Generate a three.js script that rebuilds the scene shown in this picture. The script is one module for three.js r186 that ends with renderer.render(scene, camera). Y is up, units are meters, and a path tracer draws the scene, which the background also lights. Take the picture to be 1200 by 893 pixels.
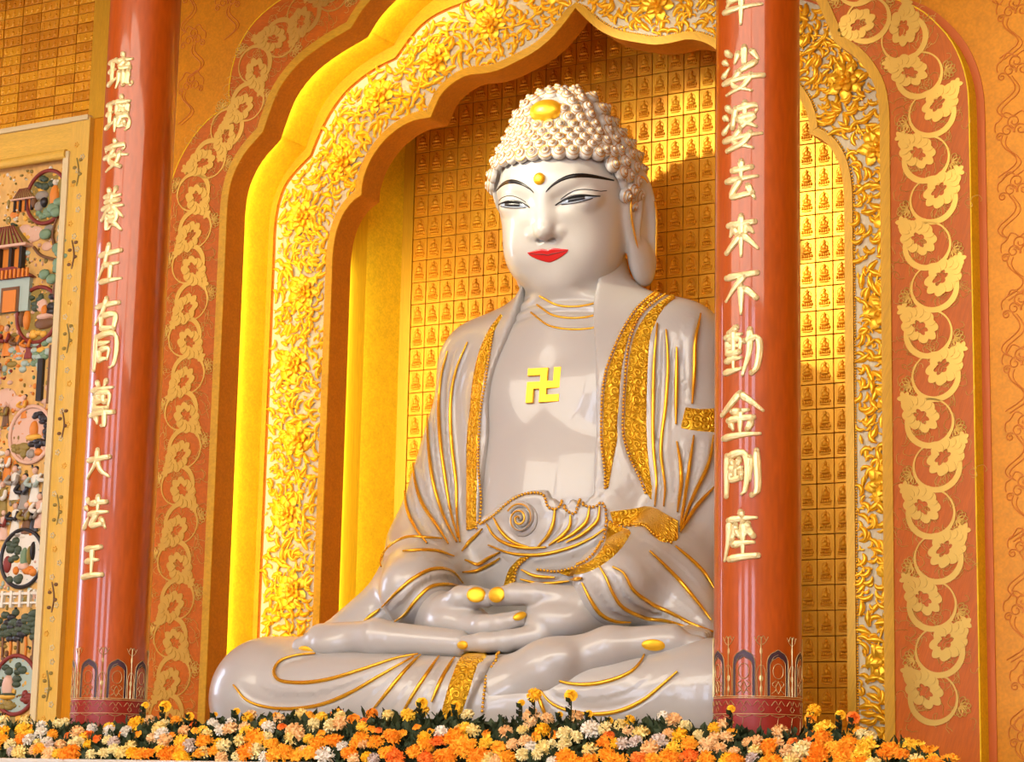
import * as THREE from 'three';
import { mergeGeometries, mergeVertices, toCreasedNormals } from 'three/addons/utils/BufferGeometryUtils.js';
import { RoundedBoxGeometry } from 'three/addons/geometries/RoundedBoxGeometry.js';
import { RectAreaLightUniformsLib } from 'three/addons/lights/RectAreaLightUniformsLib.js';

// ---------------------------------------------------------------- camera, sky, lights, exposure
RectAreaLightUniformsLib.init();
const scene = new THREE.Scene();
const renderer = new THREE.WebGLRenderer({ antialias: true });
renderer.toneMapping = THREE.LinearToneMapping;
renderer.toneMappingExposure = 1.13;
renderer.shadowMap.enabled = true;

const camera = new THREE.PerspectiveCamera(19.61, 1200 / 893, 0.1, 120);
camera.position.set(5.62186, 1.6, 10.47713);
camera.quaternion.setFromRotationMatrix(new THREE.Matrix4().makeBasis(
  new THREE.Vector3(0.869571, 0.020437, -0.493385), new THREE.Vector3(0.072404, 0.983068, 0.168329), new THREE.Vector3(0.488471, -0.182097, 0.853368)));
camera.updateMatrixWorld(true);

scene.background = new THREE.Color(0.70, 0.78, 1.0);          // overcast daylight outside the hall doors
scene.backgroundIntensity = 9.0;

const V3 = (x, y, z) => new THREE.Vector3(x, y, z);
const WARM = new THREE.Color(1.0, 0.905, 0.73), LEDC = new THREE.Color(1.0, 0.86, 0.55);
function areaLight(color, intensity, w, h, pos, target) {
  const l = new THREE.RectAreaLight(color, intensity, w, h);
  l.position.copy(pos); l.lookAt(target); l.castShadow = true; scene.add(l);
  return l;
}
// lighting panels hung under the hall ceiling (their fittings are built with the ceiling)
const PANELS = [
  { p: V3(-4.6, 7.1, 9.0), t: V3(-1.0, 1.8, 0), w: 4.6, h: 3.4, i: 4.25, label: 'warm light panel on the left of the hall ceiling' },
  { p: V3(0.2, 7.1, 9.0), t: V3(0, 1.8, 0), w: 4.6, h: 3.4, i: 4.25, label: 'warm light panel in the middle of the hall ceiling' },
  { p: V3(5.0, 7.1, 8.6), t: V3(1.2, 1.8, 0), w: 4.6, h: 3.4, i: 4.25, label: 'warm light panel on the right of the hall ceiling' },
];
for (const q of PANELS) areaLight(WARM, q.i, q.w, q.h, q.p, q.t);
// one spotlight on the ceiling, aimed at the head of the statue
const SPOT = { p: V3(-3.0, 6.7, 5.6), t: V3(0.25, 5.0, 0.1) };
{ const l = new THREE.SpotLight(new THREE.Color(1.0, 0.9, 0.68), 260, 0, 0.14, 0.8, 2); l.position.copy(SPOT.p).addScaledVector(SPOT.t.clone().sub(SPOT.p).normalize(), 0.06); l.target.position.copy(SPOT.t); l.castShadow = true; l.shadow.radius = 4; scene.add(l, l.target); }
// cove strips hidden behind the left jambs of the two arches (fittings built with the niche)
const STRIPS = [
  { p: V3(-2.035, 3.3, 0.345), t: V3(-2.235, 3.3, 0.1), w: 0.04, h: 3.1, i: 27, label: 'long slim cove light behind the left jamb of the lotus arch' },
  { p: V3(-1.645, 3.2, -0.19), t: V3(-1.3, 3.2, -0.75), w: 0.03, h: 3.0, i: 60, label: 'long slim cove light behind the left jamb of the carved arch' },
];
// short cove strips that follow the lobes of the lotus arch
for (const [x, y, nx, ny, h, w] of [[-1.985, 4.99, -1, 0.1, 0.2, 'lowest'], [-1.925, 5.14, -0.88, 0.48, 0.15, 'second'], [-1.82, 5.26, -0.66, 0.75, 0.15, 'third'], [-1.705, 5.45, -0.9, 0.43, 0.2, 'fourth'], [-1.59, 5.63, -0.7, 0.7, 0.18, 'fifth'], [-1.44, 5.735, -0.46, 0.88, 0.18, 'sixth'], [-1.265, 5.812, -0.35, 0.94, 0.18, 'seventh'], [-1.13, 5.9, -0.78, 0.62, 0.14, 'eighth'], [-1.015, 6.01, -0.61, 0.79, 0.16, 'ninth'], [-0.87, 6.1, -0.42, 0.9, 0.16, 'tenth'], [-0.65, 6.19, -0.37, 0.93, 0.3, 'topmost']]) {
  const l = hypot2(nx, ny); STRIPS.push({ p: V3(x + nx / l * 0.054, y + ny / l * 0.054, 0.345), t: V3(x + nx / l * 0.24, y + ny / l * 0.24, 0.1), roll: V3(-ny, nx, 0), w: 0.04, h, i: 30, label: 'short cove light behind the lotus arch, ' + w + ' up its left lobes' });
}
function hypot2(a, b) { return Math.sqrt(a * a + b * b); }
for (const q of STRIPS) { const l = areaLight(LEDC, q.i, q.w, q.h, q.p, q.t); if (q.roll) { l.up.copy(q.roll); l.lookAt(q.t); } }
// ---------------------------------------------------------------- helpers
function rng(seed) { let s = seed | 0; return () => { s = (s + 0x6d2b79f5) | 0; let t = Math.imul(s ^ (s >>> 15), 1 | s); t = (t + Math.imul(t ^ (t >>> 7), 61 | t)) ^ t; return ((t ^ (t >>> 14)) >>> 0) / 4294967296; }; }
const { sin, cos, PI, abs, min, max, sqrt, hypot, floor, atan2, exp, pow } = Math;
const lerp = (a, b, t) => a + (b - a) * t, clamp = (x, a, b) => x < a ? a : x > b ? b : x;
const smooth = (a, b, x) => { const t = clamp((x - a) / (b - a), 0, 1); return t * t * (3 - 2 * t); };
const used = new Map();
function numbered(n) { const k = used.get(n) || 0; used.set(n, k + 1); return k ? n + '_' + String(k).padStart(3, '0') : n; }
function shadows(o) { o.castShadow = true; o.receiveShadow = true; return o; }
function mesh(name, geo, mat, parent) { const m = shadows(new THREE.Mesh(geo, mat)); m.name = numbered(name); (parent || scene).add(m); return m; }
function tag(o, label, category, group) { o.userData.label = label; o.userData.category = category; if (group) o.userData.group = group; return o; }
function thing(name, label, category, pos, group) { const g = new THREE.Group(); g.name = numbered(name); if (pos) g.position.copy(pos); scene.add(g); return tag(g, label, category, group); }
function struct(name, geo, mat) { const m = mesh(name, geo, mat); m.userData.kind = 'structure'; return m; }
function box(x0, y0, z0, x1, y1, z1) { const g = new THREE.BoxGeometry(x1 - x0, y1 - y0, z1 - z0); g.translate((x0 + x1) / 2, (y0 + y1) / 2, (z0 + z1) / 2); return g; }
// plain value noise
function hash3(x, y, z) { let h = Math.imul(x, 374761393) ^ Math.imul(y, 668265263) ^ Math.imul(z, 2147483647 - 1274126177); h = Math.imul(h ^ (h >>> 13), 1274126177); return ((h ^ (h >>> 16)) >>> 0) / 4294967296; }
function noise3(x, y, z) {
  const i = floor(x), j = floor(y), k = floor(z); let u = x - i, v = y - j, w = z - k; u = u * u * (3 - 2 * u); v = v * v * (3 - 2 * v); w = w * w * (3 - 2 * w);
  const c = (a, b, d) => hash3(i + a, j + b, k + d);
  return lerp(lerp(lerp(c(0, 0, 0), c(1, 0, 0), u), lerp(c(0, 1, 0), c(1, 1, 0), u), v), lerp(lerp(c(0, 0, 1), c(1, 0, 1), u), lerp(c(0, 1, 1), c(1, 1, 1), u), v), w);
}
// a tiling grain texture, mean 1, for roughness / colour / bump
function grain(size, seed, lo, hi, cells, srgb, tint) {
  const d = new Uint8Array(size * size * 4), r = rng(seed), G = cells.map((n) => Float32Array.from({ length: n * n }, () => r()));
  for (let y = 0; y < size; y++) for (let x = 0; x < size; x++) {
    let s = 0, wsum = 0;
    cells.forEach((n, q) => {
      const fx = x / size * n, fy = y / size * n, i = floor(fx), j = floor(fy), u = fx - i, v = fy - j, g = G[q], i1 = (i + 1) % n, j1 = (j + 1) % n, w = 1 / (q + 1);
      s += w * lerp(lerp(g[j * n + i], g[j * n + i1], u), lerp(g[j1 * n + i], g[j1 * n + i1], u), v); wsum += w;
    });
    const v = lerp(lo, hi, s / wsum) * 255, o = (y * size + x) * 4;
    d[o] = v * (tint ? tint[0] : 1); d[o + 1] = v * (tint ? tint[1] : 1); d[o + 2] = v * (tint ? tint[2] : 1); d[o + 3] = 255;
  }
  const t = new THREE.DataTexture(d, size, size); t.wrapS = t.wrapT = THREE.RepeatWrapping; t.magFilter = THREE.LinearFilter; t.minFilter = THREE.LinearFilter;
  if (srgb) t.colorSpace = THREE.SRGBColorSpace; t.needsUpdate = true; return t;
}
const TX = { fine: grain(512, 5, 0.55, 1, [256, 90, 24]), soft: grain(256, 7, 0.82, 1, [128, 40, 9], true), bump: grain(512, 9, 0, 1, [200, 60, 14]), rough: grain(256, 11, 0.6, 1, [100, 30]) };
function std(hex, rough, metal, more) { return new THREE.MeshStandardMaterial({ color: hex, roughness: rough, metalness: metal || 0, ...more }); }
function phys(hex, rough, metal, more) { return new THREE.MeshPhysicalMaterial({ color: hex, roughness: rough, metalness: metal || 0, ...more }); }
// filigree relief for gilt borders: curling scrolls as a height map
const FILIGREE = (() => {
  const n = 512, d = new Uint8Array(n * n * 4), P = 8;
  for (let y = 0; y < n; y++) for (let x = 0; x < n; x++) {
    const u = x / n * P, v = y / n * P; let h = 0;
    for (let j = -1; j <= 1; j++) for (let i = -1; i <= 1; i++) { const cx = floor(u) + i, cy = floor(v) + j, mx = ((cx % P) + P) % P, my = ((cy % P) + P) % P, a = hash3(mx, my, 3) * 6.28, px = cx + 0.5 + (hash3(mx, my, 1) - 0.5) * 0.5, py = cy + 0.5 + (hash3(mx, my, 2) - 0.5) * 0.5, dx = u - px, dy = v - py, r = hypot(dx, dy); if (r < 0.75) { const w = 0.5 + 0.5 * sin(atan2(dy, dx) * (hash3(mx, my, 4) > 0.5 ? 1 : -1) + a + r * 15); h = max(h, pow(w, 1.4) * smooth(0.75, 0.45, r)); } }
    const o = (y * n + x) * 4; d[o] = d[o + 1] = d[o + 2] = h * 255; d[o + 3] = 255;
  }
  const t = new THREE.DataTexture(d, n, n); t.wrapS = t.wrapT = THREE.RepeatWrapping; t.magFilter = THREE.LinearFilter; t.minFilter = THREE.LinearFilter; t.repeat.set(2.6, 2.6); t.needsUpdate = true; return t;
})();
const M = {
  filigree: phys(0xf8c02c, 0.34, 0.65, { bumpMap: FILIGREE, bumpScale: 0.012 }),
  porcelain: phys(0xb0aca6, 0.34, 0, { clearcoat: 0.5, clearcoatRoughness: 0.04 }),
  gold: phys(0xf8c02c, 0.3, 0.7, { bumpMap: TX.bump, bumpScale: 0.0008 }),
  goldLine: phys(0xe8ac28, 0.25, 0.7),
  goldCarve: phys(0xffc62e, 0.32, 0.58),
  paleGold: phys(0xe2d29a, 0.38, 0.5, { bumpMap: TX.bump, bumpScale: 0.002 }),
  scrollGold: phys(0xcfa850, 0.36, 0.7),
  cream: std(0xe8ddb8, 0.7, 0, { map: TX.soft }),
  yellow: phys(0xffda28, 0.65, 0, { map: TX.soft, specularIntensity: 0.4 }),
  reveal: phys(0xcf7f10, 0.6, 0, { map: TX.soft }),
  ochre: std(0xdca61c, 0.45, 0.2, { map: TX.soft }),
  lotusPanel: phys(0xd06a10, 0.42, 0, { map: TX.soft, specularIntensity: 0.6,  bumpMap: TX.bump, bumpScale: 0.0006 }),
  darkRed: std(0xc8640f, 0.5, 0),
  cloud: phys(0xe0920e, 0.42, 0.15, { map: TX.soft, specularIntensity: 0.6 }),
  cloudLine: phys(0xc9741c, 0.4, 0.3),
  tile: phys(0xdf9c1a, 0.42, 0.45, { bumpMap: TX.bump, bumpScale: 0.0006 }),
  tile2: phys(0xd28e16, 0.42, 0.45), tile3: phys(0xe6a822, 0.4, 0.45),
  tileBack: std(0x8a4a0a, 0.8, 0),
  marble: std(0xd8d4cc, 0.4, 0, { map: TX.soft }),
  lacquer: phys(0xb64e05, 0.4, 0, { map: TX.soft, specularIntensity: 0.6, clearcoat: 0.6, clearcoatRoughness: 0.05 }),
  plaster: std(0xd9b27a, 0.85, 0), floorStone: std(0xb9a08a, 0.35, 0, { map: TX.soft }), ceil: std(0xc98f4a, 0.8, 0),
};
M.marble.roughnessMap = TX.rough;
// quads between two equally long rows of points
function ribbon(rows, closedU) {
  const pos = [], idx = [], n = rows[0].length, uv = [];
  let acc = 0;
  rows.forEach((r, j) => { let l = 0; r.forEach((p, i) => { if (i) l += p.distanceTo(r[i - 1]); pos.push(p.x, p.y, p.z); uv.push(l, acc); }); if (j < rows.length - 1) acc += r[n >> 1].distanceTo(rows[j + 1][n >> 1]); });
  for (let j = 0; j < rows.length - 1; j++) for (let i = 0; i < n - 1 + (closedU ? 1 : 0); i++) { const a = j * n + i, b = j * n + (i + 1) % n, c = a + n, d = b + n; idx.push(a, b, c, b, d, c); }
  const g = new THREE.BufferGeometry(); g.setAttribute('position', new THREE.Float32BufferAttribute(pos, 3)); g.setAttribute('uv', new THREE.Float32BufferAttribute(uv, 2)); g.setIndex(idx); g.computeVertexNormals(); return g;
}
function merge(list) { return mergeGeometries(list.map((g) => { const q = g.index ? g.toNonIndexed() : g; const c = new THREE.BufferGeometry(); for (const k of ['position', 'normal', 'uv']) { if (q.attributes[k]) c.setAttribute(k, q.attributes[k]); } if (!c.attributes.uv) c.setAttribute('uv', new THREE.Float32BufferAttribute(new Float32Array(c.attributes.position.count * 2), 2)); return c; })); }
function tube(pts, r, seg, rad, closed) { const c = new THREE.CatmullRomCurve3(pts, !!closed); return new THREE.TubeGeometry(c, seg || pts.length * 4, r, rad || 5, !!closed); }
// tube with a radius that changes along it
function taperTube(pts, rad, seg, sides) {
  const c = new THREE.CatmullRomCurve3(pts), n = seg || pts.length * 4, F = c.computeFrenetFrames(n, false), rows = [];
  for (let i = 0; i <= n; i++) { const p = c.getPoint(i / n), r = rad(i / n), row = []; for (let k = 0; k < sides; k++) { const a = k / sides * 2 * PI; row.push(p.clone().addScaledVector(F.normals[i], cos(a) * r).addScaledVector(F.binormals[i], sin(a) * r)); } rows.push(row); }
  return ribbon(rows, true);
}
// ---------------------------------------------------------------- the hall
struct('floor', box(-9.3, -0.3, -1.6, 9.3, 0, 18.3), M.floorStone);
struct('ceiling', box(-9.3, 8, -1.6, 9.3, 8.3, 18.3), M.ceil);
struct('ceiling_beam', box(-9, 6.5, 3.6, 9, 8, 4.1), M.ceil);
struct('wall_left', merge([box(-9.3, 0, -1.6, -9, 8, 0.7), box(-9.3, 0, 2.6, -9, 8, 18.3), box(-9.3, 0, 0.7, -9, 2.4, 2.6), box(-9.3, 6.2, 0.7, -9, 8, 2.6)]), M.plaster);
struct('window_1', merge([box(-9.2, 2.4, 0.7, -9.1, 2.46, 2.6), box(-9.2, 6.14, 0.7, -9.1, 6.2, 2.6), box(-9.2, 3.64, 0.7, -9.1, 3.7, 2.6), box(-9.2, 2.4, 1.62, -9.1, 6.2, 1.68), box(-9.2, 2.4, 0.7, -9.1, 6.2, 0.76), box(-9.2, 2.4, 2.54, -9.1, 6.2, 2.6)]), M.ochre);
struct('wall_right', box(9, 0, -1.6, 9.3, 8, 18.3), M.plaster);
{ // entrance wall behind the camera, with three tall door openings to the daylight
  const xs = [-9, -6.6, -4.0, -1.3, 1.3, 4.0, 6.6, 9], parts = [];
  for (let i = 0; i < xs.length - 1; i++) { const open = i % 2 === 1; if (!open) parts.push(box(xs[i], 0, 18, xs[i + 1], 8, 18.3)); else parts.push(box(xs[i], 4.2, 18, xs[i + 1], 5.1, 18.3), box(xs[i], 7.5, 18, xs[i + 1], 8, 18.3), box((xs[i] + xs[i + 1]) / 2 - 0.06, 5.1, 18.1, (xs[i] + xs[i + 1]) / 2 + 0.06, 7.5, 18.2)); }
  struct('wall_entrance', merge(parts), M.plaster);
}
for (const q of PANELS) { // ceiling light fittings: housing and diffuser
  const t = thing('ceiling_panel_light', q.label, 'lamp', q.p);
  t.lookAt(q.t);
  mesh('housing', new RoundedBoxGeometry(q.w + 0.1, q.h + 0.1, 0.1, 2, 0.02).translate(0, 0, -0.07), std(0x886644, 0.5, 0.4), t);
  mesh('diffuser', new THREE.BoxGeometry(q.w, q.h, 0.012).translate(0, 0, -0.014), new THREE.MeshStandardMaterial({ color: 0xffffff, emissive: WARM, emissiveIntensity: 2 }), t);
  for (const s of [-1, 1]) { const a = V3(s * q.w * 0.4, 0, -0.1); const w = a.clone().applyQuaternion(t.quaternion).add(q.p); mesh('rod', tube([a, a.clone().add(V3(0, 8 - w.y, 0).applyQuaternion(t.quaternion.clone().invert()))], 0.012, 2, 6), std(0x886644, 0.4, 0.6), t); }
}
{ const t = thing('spotlight', 'small black ceiling spotlight aimed at the head of the statue', 'lamp', SPOT.p); t.lookAt(SPOT.t);
  mesh('housing', new THREE.CylinderGeometry(0.09, 0.07, 0.22, 20, 1, true).rotateX(PI / 2).translate(0, 0, -0.06), std(0x222222, 0.4, 0.5), t); mesh('back_plate', new THREE.CylinderGeometry(0.07, 0.07, 0.02, 20).rotateX(PI / 2).translate(0, 0, -0.17), std(0x222222, 0.4, 0.5), t);
  mesh('lamp_lens', new THREE.CylinderGeometry(0.075, 0.075, 0.01, 20).rotateX(PI / 2), new THREE.MeshStandardMaterial({ color: 0xffffff, emissive: 0xffe0a8, emissiveIntensity: 3 }), t);
  mesh('stem', tube([V3(0, 0, -0.1), V3(0, 0, -0.1).add(V3(0, 8 - SPOT.p.y, 0).applyQuaternion(t.quaternion.clone().invert()))], 0.015, 2, 6), std(0x222222, 0.4, 0.5), t); }
// ---------------------------------------------------------------- the arched niche
const LOBES = {
  goldIn: [[[1.6, 1.6], [1.6, 4.66]], [[1.6, 4.66], [1.595, 4.735], [1.575, 4.835], [1.535, 4.92], [1.48, 4.983], [1.41, 5.025]], [[1.41, 5.025], [1.405, 5.1], [1.365, 5.21], [1.29, 5.31], [1.19, 5.385], [1.07, 5.43], [0.945, 5.435]], [[0.945, 5.435], [0.88, 5.56], [0.8, 5.622], [0.7, 5.655], [0.6, 5.65], [0.5, 5.655], [0.39, 5.685], [0.26, 5.73], [0.15, 5.797], [0.067, 5.875], [0, 5.95]]],
  goldOut: [[[2.035, 1.6], [2.035, 4.72]], [[2.035, 4.72], [2.033, 4.92], [2.008, 5.063], [1.961, 5.164], [1.88, 5.243], [1.79, 5.313]], [[1.79, 5.313], [1.742, 5.423], [1.665, 5.555], [1.566, 5.667], [1.446, 5.747], [1.326, 5.801], [1.206, 5.836]], [[1.206, 5.836], [1.129, 5.922], [1.052, 5.999], [0.954, 6.055], [0.837, 6.089], [0.74, 6.107], [0.5, 6.2], [0.25, 6.36], [0, 6.62]]],
  lotusIn: [[[1.985, 1.6], [1.99, 4.75]], [[1.99, 4.75], [1.99, 4.9], [1.975, 5.02], [1.945, 5.1], [1.88, 5.2], [1.757, 5.31]], [[1.757, 5.31], [1.71, 5.435], [1.65, 5.56], [1.52, 5.69], [1.36, 5.775], [1.17, 5.846]], [[1.17, 5.846], [1.08, 5.96], [0.95, 6.06], [0.8, 6.13], [0.5, 6.25], [0.25, 6.42], [0, 6.68]]],
  lotusOut: [[[2.44, 1.6], [2.44, 4.85]], [[2.44, 4.85], [2.435, 4.98], [2.41, 5.1], [2.36, 5.22], [2.29, 5.32], [2.19, 5.42], [2.01, 5.52]], [[2.01, 5.52], [2.02, 5.6], [2.0, 5.75], [1.945, 5.89], [1.85, 6.0], [1.7, 6.09], [1.58, 6.13]], [[1.58, 6.13], [1.5, 6.25], [1.35, 6.38], [1.1, 6.5], [0.7, 6.65], [0.3, 6.85], [0, 7.05]]],
};
const NL = [24, 14, 18, 22];
function halfProfile(lobes) { // right half, bottom to apex
  const out = [];
  lobes.forEach((l, k) => { const c = new THREE.CatmullRomCurve3(l.map(([x, y]) => V3(x, y, 0)), false, 'centripetal'); for (let i = k ? 1 : 0; i <= NL[k]; i++) out.push(c.getPoint(i / NL[k])); });
  return out;
}
function fullProfile(half) { const L = half.map((p) => V3(-p.x, p.y, 0)); return L.concat(half.slice(0, -1).reverse()); } // left foot -> apex -> right foot
function grow(half, d) { // push a profile outwards by d
  return half.map((p, i) => { const a = half[max(0, i - 1)], b = half[min(half.length - 1, i + 1)], t = b.clone().sub(a).normalize(); const q = p.clone().add(V3(t.y, -t.x, 0).multiplyScalar(d)); if (i === half.length - 1) q.x = 0; return q; });
}
const HP = {}, FP = {};
for (const k in LOBES) { HP[k] = halfProfile(LOBES[k]); FP[k] = fullProfile(HP[k]); }
const zed = (row, z) => row.map((p) => V3(p.x, p.y, z));
// a flat ring between two profiles, with its inner and outer edge faces
function slab(inn, out, z0, z1) { return merge([ribbon([zed(inn, z1), zed(out, z1)]), ribbon([zed(inn, z0), zed(inn, z1)]), ribbon([zed(out, z1), zed(out, z0)]), ribbon([zed(out, z0), zed(inn, z0)])]); }
const faceOnly = (inn, out, z) => ribbon([zed(inn, z), zed(out, z)]);
const edgeOnly = (p, z0, z1) => ribbon([zed(p, z0), zed(p, z1)]);

// rectangle with an arched opening
function pierced(x0, y0, x1, y1, prof, z0, z1) {
  const s = new THREE.Shape([[x0, y0], [x1, y0], [x1, y1], [x0, y1]].map(([x, y]) => new THREE.Vector2(x, y)));
  s.holes.push(new THREE.Path(prof.map((p) => new THREE.Vector2(p.x, p.y))));
  const g = new THREE.ExtrudeGeometry(s, { depth: z1 - z0, bevelEnabled: false }); g.translate(0, 0, z0); return g;
}
const wallFront = struct('wall_front', pierced(-9, 0, 9, 8, grow2(FP.lotusOut, -0.1), 0.02, 0.42), M.cloud);
function grow2(full, d) { const n = full.length, h = full.slice(n >> 1).reverse(); return fullProfile(grow(h, d)); }
// lotus arch slab: lacquered front, orange edge, ochre inner moulding
const lotusArch = struct('trim_1', slab(grow2(FP.lotusIn, 0.03), FP.lotusOut, 0.38, 0.54), M.lotusPanel);
mesh('inner_edge', merge([slab(FP.lotusIn, grow2(FP.lotusIn, 0.031), 0.37, 0.541)]), M.reveal, lotusArch);
mesh('ochre_moulding', slab(FP.lotusIn, grow2(FP.lotusIn, 0.05), 0.54, 0.548), M.ochre, lotusArch);
mesh('outer_edge', slab(grow2(FP.lotusOut, -0.002), grow2(FP.lotusOut, 0.004), 0.42, 0.542), M.yellow, lotusArch);
mesh('dark_border', slab(grow2(FP.lotusOut, 0.003), grow2(FP.lotusOut, 0.042), 0.41, 0.428), M.darkRed, lotusArch);
// cavity between the two arches, and the carved arch
const collarP = grow2(FP.lotusIn, 0.085);
const cav = struct('trim_2', slab(collarP, grow2(FP.lotusIn, 0.2), 0.0, 0.375), M.yellow);
const goldArch = struct('wall_inner_arch', slab(grow2(FP.goldIn, 0.03), grow2(FP.lotusIn, 0.2), -0.17, -0.005), M.reveal);
mesh('outer_moulding', slab(grow2(FP.goldOut, 0.004), grow2(FP.lotusIn, 0.1), -0.004, 0.018), M.ochre, goldArch);
mesh('shadow_gap', slab(grow2(FP.goldOut, -0.01), grow2(FP.goldOut, 0.005), -0.004, 0.002), M.darkRed, goldArch);
mesh('carving_backboard', slab(grow2(FP.goldIn, 0.04), grow2(FP.goldOut, -0.008), -0.004, 0.004), M.cream, goldArch);
mesh('inner_edge', slab(FP.goldIn, grow2(FP.goldIn, 0.031), -0.171, 0.014), M.reveal, goldArch);
mesh('inner_moulding', slab(FP.goldIn, grow2(FP.goldIn, 0.045), 0.014, 0.024), M.ochre, goldArch);
// niche box
const nl = struct('wall_niche_left', merge([box(-1.95, 1.0, -0.43, -1.66, 6.8, -0.17)]), M.yellow);
{ const s = new THREE.Shape([[-1.95, 0.43], [-1.66, 0.43], [-1.585, 0.9], [-1.95, 0.9]].map(([x, y]) => new THREE.Vector2(x, y))); const g = new THREE.ExtrudeGeometry(s, { depth: 5.8, bevelEnabled: false }); g.rotateX(-PI / 2); g.translate(0, 1.0, 0); mesh('canted_panel', g, M.yellow, nl); }
struct('wall_niche_right', box(1.66, 1.0, -0.95, 1.95, 6.8, -0.17), M.yellow);
struct('ceiling_niche', box(-1.95, 6.8, -1.0, 1.95, 7.1, -0.17), M.yellow);
const wallBack = struct('wall_back', box(-1.95, 1.0, -1.0, 1.95, 7.0, -0.77), M.tileBack);
mesh('border_strip', box(-1.615, 1.4, -0.775, -1.535, 6.8, -0.745), M.ochre, wallBack);
for (const q of STRIPS) {
  const t = thing('cove_light', q.label, 'lamp', q.p); if (q.roll) t.up.copy(q.roll); t.lookAt(q.t);
  mesh('channel', new THREE.BoxGeometry(q.w, q.h, 0.01).translate(0, 0, -0.009), std(0xcccccc, 0.4, 0.5), t);
  mesh('light_diffuser', new THREE.BoxGeometry(q.w * 0.9, q.h * 0.99, 0.003).translate(0, 0, -0.0025), new THREE.MeshStandardMaterial({ color: 0xffffff, emissive: LEDC, emissiveIntensity: 2 }), t);
}

// tiles with a seated figure in low relief
function blob(x, y, z, sx, sy, sz, seg) { const g = new THREE.SphereGeometry(1, seg || 7, (seg || 7) - 2); g.scale(sx, sy, sz); g.translate(x, y, z); return g; }
function tileGeo(w, h, k) {
  const parts = [new RoundedBoxGeometry(w - 0.0035, h - 0.0035, 0.014, 1, 0.003)];
  const s = h / 0.138, r = rng(40 + k), j = () => (r() - 0.5) * 0.002, z = 0.007;
  const ring = new THREE.TorusGeometry(0.026 * s, 0.0022, 4, 12); ring.scale(1, 1.18, 1); ring.translate(0, 0.02 * s, z); parts.push(ring);
  parts.push(blob(j(), 0.041 * s, z, 0.0095 * s, 0.012 * s, 0.012), blob(j(), 0.054 * s, z, 0.005 * s, 0.006 * s, 0.005, 6), blob(j(), 0.014 * s, z, 0.017 * s, 0.021 * s, 0.016), blob(j(), -0.008 * s, z, 0.031 * s, 0.011 * s, 0.017), blob(-0.016 * s, 0.008 * s, z, 0.007 * s, 0.018 * s, 0.01, 6), blob(0.016 * s, 0.008 * s, z, 0.007 * s, 0.018 * s, 0.01, 6));
  for (let i = -2; i <= 2; i++) parts.push(blob(i * 0.0135 * s, -0.028 * s, z, 0.0085 * s, 0.011 * s, 0.011, 6));
  parts.push(blob(0, -0.045 * s, z, 0.034 * s, 0.006 * s, 0.008, 6));
  return merge(parts);
}
{
  const W = 0.1025, H = 0.1385, G = [0, 1, 2].map((k) => tileGeo(W, H, k)), ms = [M.tile, M.tile2, M.tile3], r = rng(3), all = [];
  for (let c = 0; c < 31; c++) for (let q = 0; q < 32; q++) {
    const x = -1.533 + W * (c + 0.5), y = 1.756 + H * (q + 0.5);
    if (x > 1.58) continue;
    const hid = ((x - 0.45) / 0.5) ** 2 + ((y - 4.9) / 0.75) ** 2 < 0.8 || (abs(x - 0.4) < 0.95 && y < 4.3);
    all.push({ x, y, k: floor(r() * 3), m: floor(r() * 3), dz: (r() - 0.5) * 0.004, hid });
  }
  const vis = all.filter((t) => !t.hid).sort((a, b) => hypot(a.x - 0.6, a.y - 4.8) - hypot(b.x - 0.6, b.y - 4.8));
  const seen = new Set(vis.slice(0, 300));
  const rest = [];
  for (const t of all) {
    if (seen.has(t)) { const m = mesh('tile', G[t.k], ms[t.m], wallBack); m.position.set(t.x, t.y, -0.757 + t.dz); } else rest.push(G[t.k].clone().translate(t.x, t.y, -0.757 + t.dz));
  }
  mesh('tiles_beyond', merge(rest), M.tile, wallBack).userData.kind = 'stuff';
}
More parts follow.
